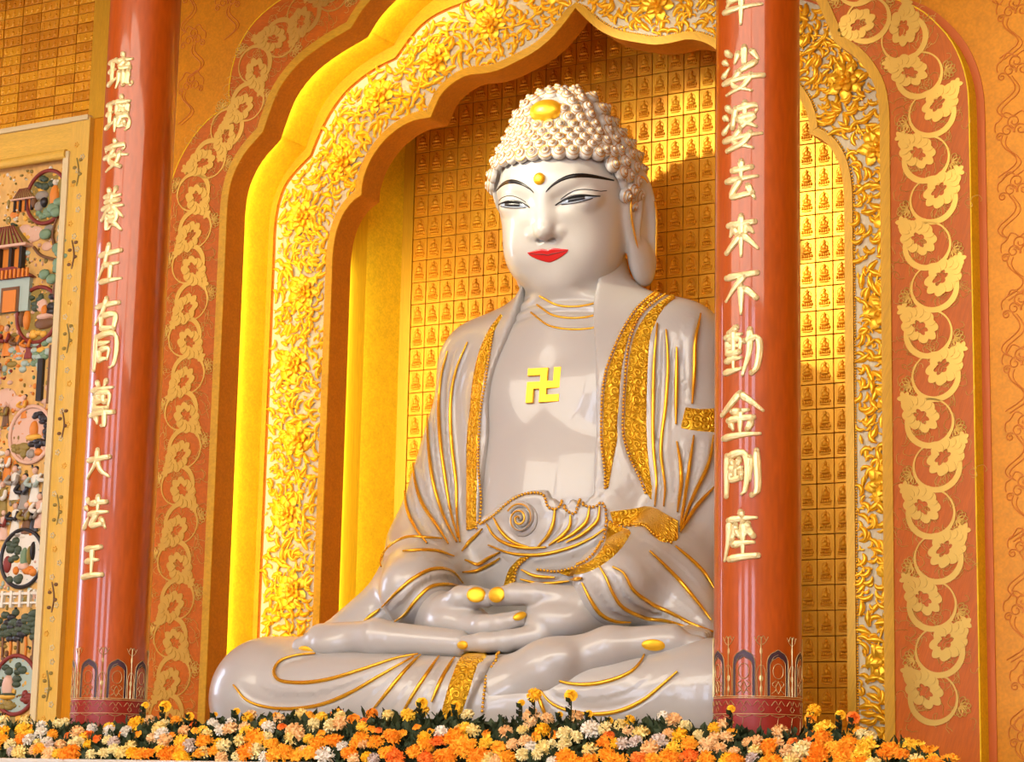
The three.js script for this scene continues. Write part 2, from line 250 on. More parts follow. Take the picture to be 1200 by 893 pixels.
// ---------------------------------------------------------------- carved gilt scrollwork on the inner arch: vines, peonies, acanthus leaves
{
  // band coordinates: s metres along the middle of the band, b in -1..1 from inner to outer edge
  const inn = grow2(FP.goldIn, 0.055), out = grow2(FP.goldOut, -0.02), L = [0];
  for (let i = 1; i < inn.length; i++) L.push(L[i - 1] + (inn[i].distanceTo(inn[i - 1]) + out[i].distanceTo(out[i - 1])) / 2);
  const total = L[L.length - 1];
  const at = (s, b, z) => { let i = 1; while (i < L.length - 1 && L[i] < s) i++; const t = clamp((s - L[i - 1]) / (L[i] - L[i - 1]), 0, 1), a = inn[i - 1].clone().lerp(inn[i], t), o = out[i - 1].clone().lerp(out[i], t); const p = a.lerp(o, (b + 1) / 2); p.z = z; return p; };
  // one acanthus leaf: a bent, ribbed, lobed blade 1 long, lying in xy and rising in z
  function leafGeo(bend, lobes, wide, rise, tip) {
    const n = 7, rows = [];
    for (let i = 0; i <= n; i++) {
      const s = i / n, a = bend * s, p = abs(bend) < 0.01 ? [s, 0] : [sin(a) / bend, (1 - cos(a)) / bend], nx = -sin(a), ny = cos(a);
      const w = wide * pow(sin(PI * min(1, 0.06 + s * 0.94)), 0.75) * (1 - 0.3 * abs(sin(lobes * PI * s))) + 0.012, row = [];
      for (const t of [-1, -0.45, 0, 0.45, 1]) { const h = (t === 0 ? 0.75 : abs(t) < 0.5 ? 1 : 0) * rise * (0.35 + 0.65 * sin(PI * min(s * 1.1, 1))) + tip * s * s * (abs(t) < 0.9 ? 1 : 0.6); row.push(V3(p[0] + nx * w * t, p[1] + ny * w * t, h)); }
      rows.push(row);
    }
    return ribbon(rows);
  }
  const leaves = [leafGeo(1.9, 3, 0.2, 0.16, 0.1), leafGeo(-1.9, 3, 0.2, 0.16, 0.1), leafGeo(2.8, 0, 0.15, 0.15, 0.06), leafGeo(-2.8, 0, 0.15, 0.15, 0.06), leafGeo(0.7, 2, 0.25, 0.18, 0.14), leafGeo(-0.7, 2, 0.25, 0.18, 0.14)];
  // peony: three rings of cupped petals round a seeded heart
  const petal = (len, wide, lift) => leafGeo(0.001, 0, wide, 0.12, lift).scale(len, len, len);
  const peony = (() => {
    const g = [];
    for (const [n, r0, len, lift, z] of [[7, 0.035, 0.062, -0.05, 0.006], [6, 0.018, 0.05, 0.25, 0.016], [5, 0.006, 0.034, 0.5, 0.024]]) for (let i = 0; i < n; i++) g.push(petal(len, 0.42, lift).translate(r0, 0, z).rotateZ((i + r0 * 20) / n * 2 * PI));
    g.push(blob(0, 0, 0.034, 0.014, 0.014, 0.012, 8));
    return merge(g);
  })();
  const r = rng(77), taken = [], items = [], step = 0.46, n = floor(total / step), W = 0.2;
  const wave = (s) => 0.42 * sin(s / step * PI);
  const pe = []; for (let i = 0; i <= n; i++) { const s = (i + 0.5) * total / (n + 1), b = (i % 2 ? 0.16 : -0.16); pe.push({ s, b }); taken.push({ s, q: b * W, r: 0.085 }); }
  for (const q of pe) { const m = mesh('peony', peony, M.goldCarve, goldArch); m.position.copy(at(q.s, q.b, 0.016)); m.rotation.z = r() * 6.28; m.scale.setScalar(1.15); }
  // vine: a wavering stem with scrolls that curl round the flowers
  const stems = [], z0 = 0.014, line = [];
  for (let s = 0.02; s < total; s += 0.06) line.push(at(s, wave(s) * (1 + 0.2 * sin(s * 7)), z0));
  stems.push(tube(line, 0.0065, line.length * 3, 5));
  for (const q of pe) for (const d of [-1, 1]) {
    const pts = [], dir = q.b > 0 ? 1 : -1;
    for (let k = 0; k <= 14; k++) { const a = k / 14 * 4.6, rad = 0.105 * (1 - 0.07 * k * 0.55); pts.push(at(clamp(q.s + d * (0.15 - 0.02) * (1 - k / 26) + cos(a * dir * d + 1) * rad * 0.62 * (1 - k / 20), 0.01, total - 0.01), clamp((-q.b * W * 1.4 + sin(a * dir * d + 1) * rad * (1 - k / 20)) / W, -0.96, 0.96), z0)); }
    stems.push(taperTube(pts, (t) => 0.0062 * (1 - 0.5 * t), 30, 5));
  }
  mesh('vine_scroll', merge(stems), M.goldCarve, goldArch);
  // leaves by dart throwing, big ones first, following the swirl round the nearest flower
  for (const [rad, tries] of [[0.031, 9000], [0.024, 15000], [0.018, 22000], [0.013, 20000]]) for (let k = 0; k < tries; k++) {
    const s = r() * total, q = (r() * 2 - 1) * (W - rad * 0.95);
    let ok = true; for (const t of taken) { const ds = t.s - s; if (ds > 0.13 || ds < -0.13) continue; if (hypot(ds, t.q - q) < (t.r + rad) * 0.7) { ok = false; break; } }
    if (!ok) continue;
    taken.push({ s, q, r: rad });
    let best = 9, f = null; for (const t of pe) { const d = hypot(t.s - s, t.b * W - q); if (d < best) { best = d; f = t; } }
    const ang = atan2(q - f.b * W, s - f.s) + (f.b > 0 ? 1 : -1) * (1.15 + (r() - 0.5) * 1.1) , p = at(s, q / W, 0.006 + r() * 0.012), p2 = at(min(s + 0.01, total), q / W, p.z), tang = atan2(p2.y - p.y, p2.x - p.x);
    items.push({ p, rot: tang - ang, sc: rad * 2.75, k: floor(r() * 6) });
  }
  for (const it of items) { it.m = new THREE.Matrix4().compose(it.p.clone().sub(V3(cos(it.rot) * it.sc * 0.42, sin(it.rot) * it.sc * 0.42, 0)), new THREE.Quaternion().setFromAxisAngle(V3(0, 0, 1), it.rot), V3(it.sc, it.sc, it.sc)); it.d = it.p.distanceTo(camera.position) + (it.p.y > 6 || it.p.x > -1.4 && it.p.x < 1.55 && it.p.y < 5 ? 9 : 0) - it.sc * 20; }
  items.sort((a, b) => a.d - b.d);
  const rest = [];
  items.forEach((it, i) => { if (i < 300) { const m = mesh('leaf', leaves[it.k], M.goldCarve, goldArch); m.applyMatrix4(it.m); } else rest.push(leaves[it.k].clone().applyMatrix4(it.m)); });
  mesh('leaves_beyond', merge(rest), M.goldCarve, goldArch).userData.kind = 'stuff';
  // beaded line along the inner edge
  const beads = []; const bg = blob(0, 0, 0, 0.006, 0.006, 0.006, 6);
  const bl = grow2(FP.goldIn, 0.05); for (let i = 1; i < bl.length; i++) { const d = bl[i].distanceTo(bl[i - 1]), c = max(1, floor(d / 0.014)); for (let k = 0; k < c; k++) { const p = bl[i - 1].clone().lerp(bl[i], k / c); beads.push(bg.clone().translate(p.x, p.y, 0.012)); } }
  mesh('bead_row', merge(beads), M.goldCarve, goldArch).userData.kind = 'stuff';
}
// ---------------------------------------------------------------- solid modelling: smooth blends of simple solids, meshed on a grid
const sm = (a, b, k) => { const h = max(k - abs(a - b), 0) / k; return min(a, b) - h * h * k * 0.25; };
const smx = (a, b, k) => -sm(-a, -b, k);
function ell(x, y, z, cx, cy, cz, rx, ry, rz) { const a = (x - cx) / rx, b = (y - cy) / ry, c = (z - cz) / rz, k0 = sqrt(a * a + b * b + c * c), d = a / rx, e = b / ry, f = c / rz, k1 = sqrt(d * d + e * e + f * f); return k1 < 1e-9 ? -min(rx, ry, rz) : k0 * (k0 - 1) / k1; }
function cone(x, y, z, a, b, ra, rb) { const ux = b[0] - a[0], uy = b[1] - a[1], uz = b[2] - a[2], px = x - a[0], py = y - a[1], pz = z - a[2], t = clamp((px * ux + py * uy + pz * uz) / (ux * ux + uy * uy + uz * uz), 0, 1); return hypot3(px - ux * t, py - uy * t, pz - uz * t) - (ra + (rb - ra) * t); }
function hypot3(a, b, c) { return sqrt(a * a + b * b + c * c); }
// surface nets over a box, skipping blocks that are far from the surface
function netMesh(f, lo, hi, h) {
  const nx = Math.ceil((hi[0] - lo[0]) / h) + 1, ny = Math.ceil((hi[1] - lo[1]) / h) + 1, nz = Math.ceil((hi[2] - lo[2]) / h) + 1, F = new Float32Array(nx * ny * nz), B = 8, id = (i, j, k) => (k * ny + j) * nx + i;
  for (let k0 = 0; k0 < nz; k0 += B) for (let j0 = 0; j0 < ny; j0 += B) for (let i0 = 0; i0 < nx; i0 += B) {
    const c = f(lo[0] + (i0 + B / 2) * h, lo[1] + (j0 + B / 2) * h, lo[2] + (k0 + B / 2) * h), far = abs(c) > B * h * 1.5;
    for (let k = k0; k < min(k0 + B, nz); k++) for (let j = j0; j < min(j0 + B, ny); j++) for (let i = i0; i < min(i0 + B, nx); i++) F[id(i, j, k)] = far ? c : f(lo[0] + i * h, lo[1] + j * h, lo[2] + k * h);
  }
  const V = new Int32Array(nx * ny * nz).fill(-1), pos = [], idx = [], C = [[0, 0, 0], [1, 0, 0], [0, 1, 0], [1, 1, 0], [0, 0, 1], [1, 0, 1], [0, 1, 1], [1, 1, 1]], E = [[0, 1], [0, 2], [0, 4], [1, 3], [1, 5], [2, 3], [2, 6], [3, 7], [4, 5], [4, 6], [5, 7], [6, 7]], v = new Float32Array(8);
  for (let k = 0; k < nz - 1; k++) for (let j = 0; j < ny - 1; j++) for (let i = 0; i < nx - 1; i++) {
    let m = 0; for (let q = 0; q < 8; q++) { v[q] = F[id(i + C[q][0], j + C[q][1], k + C[q][2])]; if (v[q] < 0) m |= 1 << q; }
    if (m === 0 || m === 255) continue;
    let x = 0, y = 0, z = 0, n = 0;
    for (const [a, b] of E) if ((v[a] < 0) !== (v[b] < 0)) { const t = v[a] / (v[a] - v[b]); x += C[a][0] + (C[b][0] - C[a][0]) * t; y += C[a][1] + (C[b][1] - C[a][1]) * t; z += C[a][2] + (C[b][2] - C[a][2]) * t; n++; }
    V[id(i, j, k)] = pos.length / 3; pos.push(lo[0] + (i + x / n) * h, lo[1] + (j + y / n) * h, lo[2] + (k + z / n) * h);
  }
  const quad = (a, b, c, d, flip) => { if (a < 0 || b < 0 || c < 0 || d < 0) return; flip ? idx.push(a, c, b, a, d, c) : idx.push(a, b, c, a, c, d); };
  for (let k = 1; k < nz - 1; k++) for (let j = 1; j < ny - 1; j++) for (let i = 1; i < nx - 1; i++) {
    const s = F[id(i, j, k)] < 0;
    if (s !== F[id(i + 1, j, k)] < 0) quad(V[id(i, j - 1, k - 1)], V[id(i, j, k - 1)], V[id(i, j, k)], V[id(i, j - 1, k)], !s);
    if (s !== F[id(i, j + 1, k)] < 0) quad(V[id(i - 1, j, k - 1)], V[id(i - 1, j, k)], V[id(i, j, k)], V[id(i, j, k - 1)], !s);
    if (s !== F[id(i, j, k + 1)] < 0) quad(V[id(i - 1, j - 1, k)], V[id(i, j - 1, k)], V[id(i, j, k)], V[id(i - 1, j, k)], !s);
  }
  const g = new THREE.BufferGeometry(); g.setAttribute('position', new THREE.Float32BufferAttribute(pos, 3)); g.setIndex(idx); return g;
}
function gradient(f, p, e) { e = e || 0.004; return V3(f(p.x + e, p.y, p.z) - f(p.x - e, p.y, p.z), f(p.x, p.y + e, p.z) - f(p.x, p.y - e, p.z), f(p.x, p.y, p.z + e) - f(p.x, p.y, p.z - e)).normalize(); }
function fieldNormals(g, f) { const P = g.attributes.position, N = new Float32Array(P.count * 3), p = V3(); for (let i = 0; i < P.count; i++) { p.fromBufferAttribute(P, i); const n = gradient(f, p); N[i * 3] = n.x; N[i * 3 + 1] = n.y; N[i * 3 + 2] = n.z; } g.setAttribute('normal', new THREE.BufferAttribute(N, 3)); return g; }
function march(f, o, d, t0, t1) { let t = t0; for (let i = 0; i < 400 && t < t1; i++) { const v = f(o.x + d.x * t, o.y + d.y * t, o.z + d.z * t); if (v < 0.0006) return o.clone().addScaledVector(d, t); t += max(v * 0.6, 0.0015); } return null; }
// where the sight line through photograph point (u, v) meets a surface
function sight(u, v) { return V3((u - 600) / 446.5, -(v - 446.5) / 446.5, -1).multiply(V3(Math.tan(19.61 * PI / 360), Math.tan(19.61 * PI / 360), 1)).normalize().applyQuaternion(camera.quaternion); }
const onSurface = (f, u, v) => march(f, camera.position, sight(u, v), 8, 14);
// resample a polyline of [u, v] points smoothly
function smoothLine(pts, n) { const c = new THREE.CatmullRomCurve3(pts.map(([x, y]) => V3(x, y, 0)), false, 'centripetal'); return c.getSpacedPoints(n); }
// outlines of folds, bead edges and gilt bands, seen from the photograph; each is laid on the statue by casting rays on its surface
const TRACE = {
  shoulderLeft: [[[526, 412], [519, 441], [516, 474], [517, 515], [522, 558], [529, 602], [536, 632]], [[505, 458], [503, 491], [504, 528], [509, 568], [521, 609], [534, 637]], [[549, 402], [537, 431], [531, 458], [529, 491], [531, 528], [536, 568], [537, 609], [538, 637]], [[487, 523], [487, 555], [495, 589], [514, 622], [524, 639]], [[476, 568], [479, 599], [490, 625], [500, 639]]],
  shoulderRight: [[[771, 380], [767, 424], [766, 474], [767, 525], [771, 568], [769, 595]], [[781, 387], [783, 424], [781, 474], [776, 528], [781, 572], [779, 595]], [[820, 369], [814, 400], [813, 434], [811, 474]], [[793, 407], [793, 451], [793, 498]], [[794, 518], [798, 542], [799, 568], [794, 602]], [[813, 511], [808, 548], [803, 585], [796, 619]], [[835, 511], [830, 542], [813, 582], [796, 622]], [[836, 572], [816, 595], [796, 625]]],
  sleeveLeft: [[[453, 672], [448, 660], [457, 643], [477, 632], [500, 632], [517, 633]], [[427, 728], [447, 713], [467, 693], [487, 677], [507, 668], [527, 670], [540, 683]], [[453, 732], [473, 720], [487, 703], [503, 688], [523, 685], [543, 688]], [[473, 648], [493, 647], [513, 648], [530, 653]]],
  sleeveRight: [[[684, 683], [693, 701], [705, 718], [721, 726], [738, 727]], [[703, 664], [711, 678], [718, 694], [728, 709], [748, 720], [782, 728], [832, 746]], [[718, 665], [730, 672], [741, 691], [758, 704], [785, 718], [809, 731], [834, 741]], [[760, 647], [775, 661], [795, 681], [812, 701], [832, 728]], [[790, 641], [809, 657], [825, 674], [835, 691]]],
  lapLeft: [[[370, 768], [347, 770], [328, 777], [322, 788], [327, 797], [350, 801], [383, 798], [423, 787], [467, 773], [490, 769]], [[275, 803], [290, 820], [313, 828], [347, 830], [380, 825], [413, 812], [447, 793], [485, 772]], [[438, 832], [457, 810], [480, 783], [493, 770]], [[472, 837], [487, 813], [507, 783], [517, 768]], [[507, 823], [517, 800], [530, 777], [540, 763]]],
  lapRight: [[[647, 797], [668, 802], [691, 803], [718, 798], [741, 788], [753, 775], [757, 766]], [[634, 810], [647, 824], [674, 834], [701, 836], [728, 832], [755, 820], [775, 805], [795, 788]], [[629, 808], [634, 822], [642, 842]]],
  waist: [[[572, 614], [580, 627], [594, 637], [617, 642], [641, 641]], [[580, 607], [590, 624], [604, 636], [621, 641]], [[651, 597], [649, 614], [642, 629], [631, 641]], [[669, 604], [668, 617], [658, 629], [644, 639]], [[691, 595], [688, 610], [674, 624], [654, 636]], [[703, 594], [700, 610], [684, 625], [664, 636]], [[574, 639], [600, 648], [631, 650], [661, 644], [691, 632], [708, 620]], [[543, 657], [560, 661], [577, 652], [587, 647]], [[540, 671], [557, 669], [574, 662], [587, 654]], [[540, 647], [553, 634], [567, 620]], [[611, 678], [634, 683], [661, 681], [684, 678]], [[612, 667], [627, 674], [651, 676]]],
  dotted: [[[771, 342], [749, 360], [732, 384], [719, 411], [710, 437], [706, 464], [705, 491], [705, 521], [709, 555], [709, 572]], [[789, 340], [752, 369], [740, 394], [735, 417], [732, 447], [730, 481], [730, 508], [737, 535], [747, 555], [757, 578]], [[579, 390], [575, 417], [570, 447], [565, 481], [563, 515], [562, 555], [562, 592], [560, 619]], [[565, 614], [580, 604], [600, 587], [617, 579], [637, 580], [644, 595], [654, 596], [658, 580], [663, 597], [674, 602], [679, 585], [684, 592], [698, 594], [705, 589], [710, 598]], [[710, 598], [710, 614], [705, 637], [691, 656], [674, 664], [654, 669], [631, 667]], [[711, 610], [728, 617], [755, 618], [764, 627], [772, 632], [785, 637]], [[591, 762], [574, 780], [569, 807], [566, 833]], [[622, 651], [608, 664], [603, 687]]],
};
const BANDS = [
  [[[588, 369], [574, 387], [561, 414], [554, 447], [551, 481], [547, 515], [547, 555], [547, 592], [547, 622]], [[589, 370], [579, 390], [574, 417], [569, 447], [564, 481], [562, 515], [561, 555], [560, 592], [559, 619]]],
  [[[772, 342], [751, 360], [733, 384], [720, 411], [711, 437], [707, 464], [706, 491], [706, 521], [710, 555], [710, 572]], [[776, 343], [754, 365], [741, 387], [733, 416], [729, 447], [727, 474], [725, 498], [725, 515], [720, 535], [713, 572]]],
  [[[791, 343], [756, 370], [742, 395], [737, 419], [734, 447], [732, 481], [732, 508], [739, 535], [749, 555], [758, 577]], [[798, 345], [779, 360], [767, 384], [764, 407], [762, 441], [761, 474], [762, 515], [764, 548], [766, 572], [765, 587]]],
  [[[714, 599], [742, 595], [762, 592], [779, 600], [794, 609]], [[719, 615], [742, 618], [759, 619], [772, 637], [793, 635]]],
  [[[804, 476], [820, 478], [838, 477]], [[798, 503], [816, 506], [838, 508]]],
  [[[712, 610], [707, 638], [693, 657], [675, 665], [654, 670]], [[741, 625], [728, 644], [708, 661], [688, 671], [668, 675]]],
  [[[609, 653], [597, 667], [590, 686]], [[622, 652], [607, 664], [602, 687]]],
  [[[542, 762], [533, 780], [525, 800], [518, 827], [514, 847]], [[578, 763], [563, 780], [553, 807], [543, 833], [538, 857]]],
];
// ---------------------------------------------------------------- the seated statue
const HC = V3(0, 4.7, 0.1), TILT = 19.5 * PI / 180, YAW = 7.5 * PI / 180, CY = cos(YAW), SY = sin(YAW), CT = cos(TILT), ST = sin(TILT);
const toHead = (x, y, z) => { const u = x - HC.x, b = y - HC.y, w = z - HC.z, a = u * CY - w * SY, c = u * SY + w * CY; return [a, b * CT + c * ST, c * CT - b * ST]; };
const dirHead = (x, y, z) => { const b = y * CT - z * ST, c = y * ST + z * CT; return V3(x * CY + c * SY, b, c * CY - x * SY); };
const fromHead = (x, y, z) => dirHead(x, y, z).add(HC);
// head in its own axes (x to its left, y up, z forward), face features blended on
function headLocal(X, y, z) {
  const x = abs(X);
  let d = sm(ell(x, y, z, 0, 0.15, -0.08, 0.375, 0.39, 0.43), ell(x, y, z, 0, -0.075, -0.02, 0.322, 0.44, 0.345), 0.12);
  if (z > -0.05 && y < 0.5) {
    d = sm(d, ell(x, y, z, 0.15, -0.165, 0.12, 0.155, 0.165, 0.165), 0.12);
    d = sm(d, ell(x, y, z, 0, -0.325, 0.16, 0.135, 0.095, 0.12), 0.1);
    y -= 0.035; // features
    d = sm(d, ell(x, y, z, 0, -0.2, 0.14, 0.15, 0.1, 0.11), 0.08);
    d = smx(d, -ell(x, y, z, 0.19, 0.095, 0.395, 0.135, 0.05, 0.09), 0.08);
    d = sm(d, sm(cone(x, y, z, [0.03, 0.14, 0.295], [0.17, 0.205, 0.255], 0.022, 0.02), cone(x, y, z, [0.17, 0.205, 0.25], [0.32, 0.155, 0.1], 0.02, 0.012), 0.02), 0.05);
    d = sm(d, ell(x, y, z, 0.178, 0.075, 0.212, 0.115, 0.066, 0.088), 0.035);
    d = sm(d, cone(x, y, z, [0, 0.16, 0.275], [0, -0.05, 0.35], 0.03, 0.04), 0.06);
    d = sm(d, ell(x, y, z, 0, -0.065, 0.345, 0.052, 0.045, 0.052), 0.03);
    d = sm(d, ell(x, y, z, 0.072, -0.078, 0.292, 0.045, 0.04, 0.055), 0.024);
    d = smx(d, -ell(x, y, z, 0.034, -0.118, 0.33, 0.022, 0.012, 0.02), 0.012);
    d = sm(d, ell(x, y, z, 0.04, -0.18, 0.252, 0.065, 0.024, 0.028), 0.02);
    d = sm(d, ell(x, y, z, 0, -0.222, 0.242, 0.07, 0.03, 0.032), 0.014);
  }
  return d;
}
function hairLocal(x, y, z) { return sm(ell(x, y, z, 0, 0.18, -0.09, 0.402, 0.385, 0.44), ell(x, y, z, 0, 0.5, -0.1, 0.25, 0.19, 0.26), 0.08); }
function earLocal(X, Y, Z, flare) { // one ear on the +x side, in head axes
  const left = flare > 0.2, x = X - (left ? 0.385 : 0.33), y = Y + 0.07, z = Z + (left ? 0.07 : 0.15), w = (x - flare * (0.06 - z)) * 0.93; // flared outwards at its back
  const ry = 0.305, rz = 0.1 + 0.025 * smooth(-0.12, 0.12, y), e = hypot(y / ry, z / rz), ringd = abs(e - 0.86) * 0.1;
  const rim = hypot(ringd, w) - 0.022, plate = max(abs(w + 0.014) - 0.014, (e - 0.88) * 0.1), lobe = ell(w, y, z, 0, -0.2, 0.02, 0.034, 0.115, 0.06), inner = cone(w, y, z, [0, 0.17, -0.03], [0, -0.06, 0.055], 0.016, 0.022);
  return sm(sm(sm(rim, plate, 0.02), lobe, 0.05), inner, 0.02) * 0.8;
}
function headF(x, y, z) { const [a, b, c] = toHead(x, y, z); return headLocal(a, b, c); }
function headAll(x, y, z) { const [a, b, c] = toHead(x, y, z); return min(sm(headLocal(a, b, c), earLocal(abs(a), b, c, a < 0 ? 0.05 : 0.38), 0.025), 9); }
function torsoF(X, y, z) {
  const x = abs(X);
  let d = ell(x, y, z, 0, 3.62, -0.08, 0.66, 0.72, 0.37);
  d = sm(d, ell(x, y, z, 0, 3.0, 0.0, 0.6, 0.6, 0.4), 0.25);
  d = sm(d, ell(x, y, z, 0.24, 3.72, 0.1, 0.24, 0.22, 0.16), 0.15);
  d = sm(d, cone(x, y, z, [0, 3.98, -0.1], [0.56, 3.95, -0.1], 0.27, 0.24), 0.15);
  d = sm(d, cone(x, y, z, [0, 4.0, -0.09], [0, 4.5, -0.02], 0.27, 0.25), 0.16);
  return d;
}
// clothed mass: torso, arms in wide sleeves, folded legs
function massF(X, y, z) {
  const x = abs(X);
  let d = torsoF(X, y, z) - 0.035;
  d = sm(d, cone(x, y, z, [0.2, 4.16, -0.12], [0.62, 3.98, -0.1], 0.16, 0.2), 0.12);
  d = sm(d, cone(x, y, z, [0.63, 3.9, -0.1], [0.8, 2.95, 0.05], 0.22, 0.25), 0.12);
  d = sm(d, cone(x, y, z, [0.8, 2.85, 0.08], [X > 0 ? 0.66 : 0.52, 2.61, X > 0 ? 0.74 : 0.72], 0.26, X > 0 ? 0.21 : 0.19), 0.14);
  d = sm(d, cone(x, y, z, [0.72, 2.62, 0.2], [1.05, 2.36, 0.62], 0.3, 0.13), 0.15);
  return d;
}
function lapF(X, y, z) {
  const x = abs(X);
  let d = ell(x, y, z, 0, 2.05, 0.15, 1.1, 0.36, 0.75);
  d = sm(d, cone(x, y, z, [0.45, 2.12, 0.25], [1.3, 2.06, 0.88], 0.3, 0.24), 0.2);
  d = sm(d, cone(x, y, z, [1.3, 2.04, 0.9], [0.0, 1.98, 1.1], 0.23, 0.21), 0.16);
  // the robe over its right leg is the upper layer, ending in a bordered edge at the middle
  const xe = 0.15 + (y - 1.9) * 0.28; d = sm(d, max(d - 0.045, X - xe), 0.012);
  d = smx(d, 1.8 - y, 0.05);
  return d;
}
const openHalf = (y) => y > 3.7 ? lerp(0.35, 0.26, smooth(3.7, 4.25, y)) : 0.355 + (3.7 - y) * 0.015;
const WY = [[-0.42, 2.95], [-0.3, 3.045], [-0.2, 3.095], [-0.1, 3.14], [0, 3.155], [0.08, 3.155], [0.13, 3.085], [0.2, 3.075], [0.3, 3.09], [0.42, 3.12]];
const waistY = (x) => { let i = 1; while (i < WY.length - 1 && WY[i][0] < x) i++; const t = clamp((x - WY[i - 1][0]) / (WY[i][0] - WY[i - 1][0]), 0, 1); return lerp(WY[i - 1][1], WY[i][1], t * t * (3 - 2 * t)) + (x > 0.12 ? 0.022 * sin((x - 0.1) * 62) : 0); };
function robeF(x, y, z) {
  const t = massF(x, y, z);
  const open = max(abs(x) - openHalf(y) + (x > 0 ? 0.035 : 0), -z, 2.88 - y);
  let d = smx(t, -open, 0.03);
  if (y < 3.3 && y > 2.2 && abs(x) < 0.7) d = sm(d, smx(torsoF(x, y, z) - 0.035, y - waistY(x), 0.02), 0.015);
  return sm(d, lapF(x, y, z), 0.07);
}
const statue = thing('buddha_statue', 'huge white porcelain seated Buddha statue with gilt robe borders in the arched niche', 'statue', V3(0, 0, 0));
const bodyMat = M.porcelain;
{ // ---- body: torso and neck, head and ears as one mesh
  const necks = (x, y, z) => { let d = torsoF(x, y, z); for (const [yy, k] of [[4.2, 0.012], [4.13, 0.012], [4.27, 0.01]]) { const q = y - yy - z * 0.22 + 0.03; d += k * exp(-q * q / 0.00035); } return d; };
  const all = (x, y, z) => sm(necks(x, y, z), headAll(x, y, z), 0.04);
  const a = fieldNormals(netMesh(all, [-0.62, 4.1, -0.6], [0.62, 5.25, 0.7], 0.0105), all);
  const b = fieldNormals(netMesh(all, [-0.75, 2.5, -0.6], [0.75, 4.121, 0.6], 0.021), all);
  mesh('body', merge([a, b]), bodyMat, statue);
}
const TIMING = [];
// ---- robe with folds pressed in along the traced lines
const traced = {};
for (const k in TRACE) traced[k] = TRACE[k].map((l) => {
  const n = max(8, floor(l.reduce((s, p, i) => i ? s + hypot(p[0] - l[i - 1][0], p[1] - l[i - 1][1]) : 0, 0) / 4));
  const runs = [[]]; let last = null;
  for (const q of smoothLine(l, n)) { const h = onSurface(robeF, q.x, q.y); if (!h) continue; if (last && h.distanceTo(last) > 0.16) runs.push([]); runs[runs.length - 1].push(h); last = h; }
  return runs.filter((r) => r.length > 2);
}).flat();
{
  const g = netMesh(robeF, [-1.75, 1.75, -0.75], [1.75, 4.5, 1.5], 0.0135), P = g.attributes.position, p = V3();
  // fold displacement
  const segs = []; for (const k of Object.keys(TRACE)) { const amp = k === 'dotted' ? 0.012 : k === 'waist' ? 0.016 : 0.02; for (const r of traced[k]) r.forEach((q, i) => { const t = (r[min(i + 1, r.length - 1)]).clone().sub(r[max(0, i - 1)]).normalize(), n = gradient(robeF, q), fade = min(1, min(i, r.length - 1 - i) / 5); segs.push({ q, side: t.cross(n).normalize(), amp: amp * fade }); }); }
  const cell = 0.12, H = new Map(); const key = (x, y, z) => floor(x / cell) + ',' + floor(y / cell) + ',' + floor(z / cell);
  for (const s of segs) { const k = key(s.q.x, s.q.y, s.q.z); if (!H.has(k)) H.set(k, []); H.get(k).push(s); }
  for (let i = 0; i < P.count; i++) {
    p.fromBufferAttribute(P, i); let best = 0.11, hit = null; const ci = floor(p.x / cell), cj = floor(p.y / cell), ck = floor(p.z / cell);
    for (let a = -1; a <= 1; a++) for (let b = -1; b <= 1; b++) for (let c = -1; c <= 1; c++) { const l = H.get((ci + a) + ',' + (cj + b) + ',' + (ck + c)); if (l) for (const s of l) { const d = p.distanceTo(s.q); if (d < best) { best = d; hit = s; } } }
    if (!hit) continue;
    const w = p.clone().sub(hit.q).dot(hit.side), n = gradient(robeF, p);
    const a = smooth(-0.024, 0.024, w), disp = hit.amp * (a * exp(-max(w, 0) / 0.05) - (1 - a) * 0.8 * exp(min(w, 0) / 0.035)) * smooth(0.11, 0.07, best);
    P.setXYZ(i, p.x + n.x * disp, p.y + n.y * disp, p.z + n.z * disp);
  }
  g.computeVertexNormals();
  mesh('robe', g, bodyMat, statue);
}
function lifted(run, d) { return run.map((q) => q.clone().addScaledVector(gradient(robeF, q), d)); }
for (const k in traced) if (k !== 'dotted') for (const r of traced[k]) mesh('fold_line', taperTube(lifted(r, 0.012), (t) => 0.0105 * (0.45 + 0.55 * sin(PI * clamp(t, 0.02, 0.98))), r.length * 2, 6), M.goldLine, statue);
{ const bead = blob(0, 0, 0, 0.0085, 0.0085, 0.0085, 6); for (const r of traced.dotted) { const c = new THREE.CatmullRomCurve3(lifted(r, 0.012)), n = floor(c.getLength() / 0.019), out = []; for (const q of c.getSpacedPoints(n)) out.push(bead.clone().translate(q.x, q.y, q.z)); mesh('bead_edging', merge(out), M.goldLine, statue).userData.kind = 'stuff'; } }
// ---- gilt bands laid on the robe
for (const [A, B] of BANDS) {
  const n = max(10, floor(A.reduce((s, p, i) => i ? s + hypot(p[0] - A[i - 1][0], p[1] - A[i - 1][1]) : 0, 0) / 4)), a = smoothLine(A, n), b = smoothLine(B, n), m = 8, rows = [];
  for (let i = 0; i <= n; i++) { const row = []; let ok = true; for (let j = 0; j <= m; j++) { const q = onSurface(robeF, lerp(a[i].x, b[i].x, j / m), lerp(a[i].y, b[i].y, j / m)); if (!q) { ok = false; break; } const g = gradient(robeF, q); row.push(q.clone().addScaledVector(g, j === 0 || j === m ? -0.006 : 0.012)); } if (ok) rows.push(row); }
  if (rows.length > 2) mesh('gilt_border', ribbon(rows), M.filigree, statue);
}

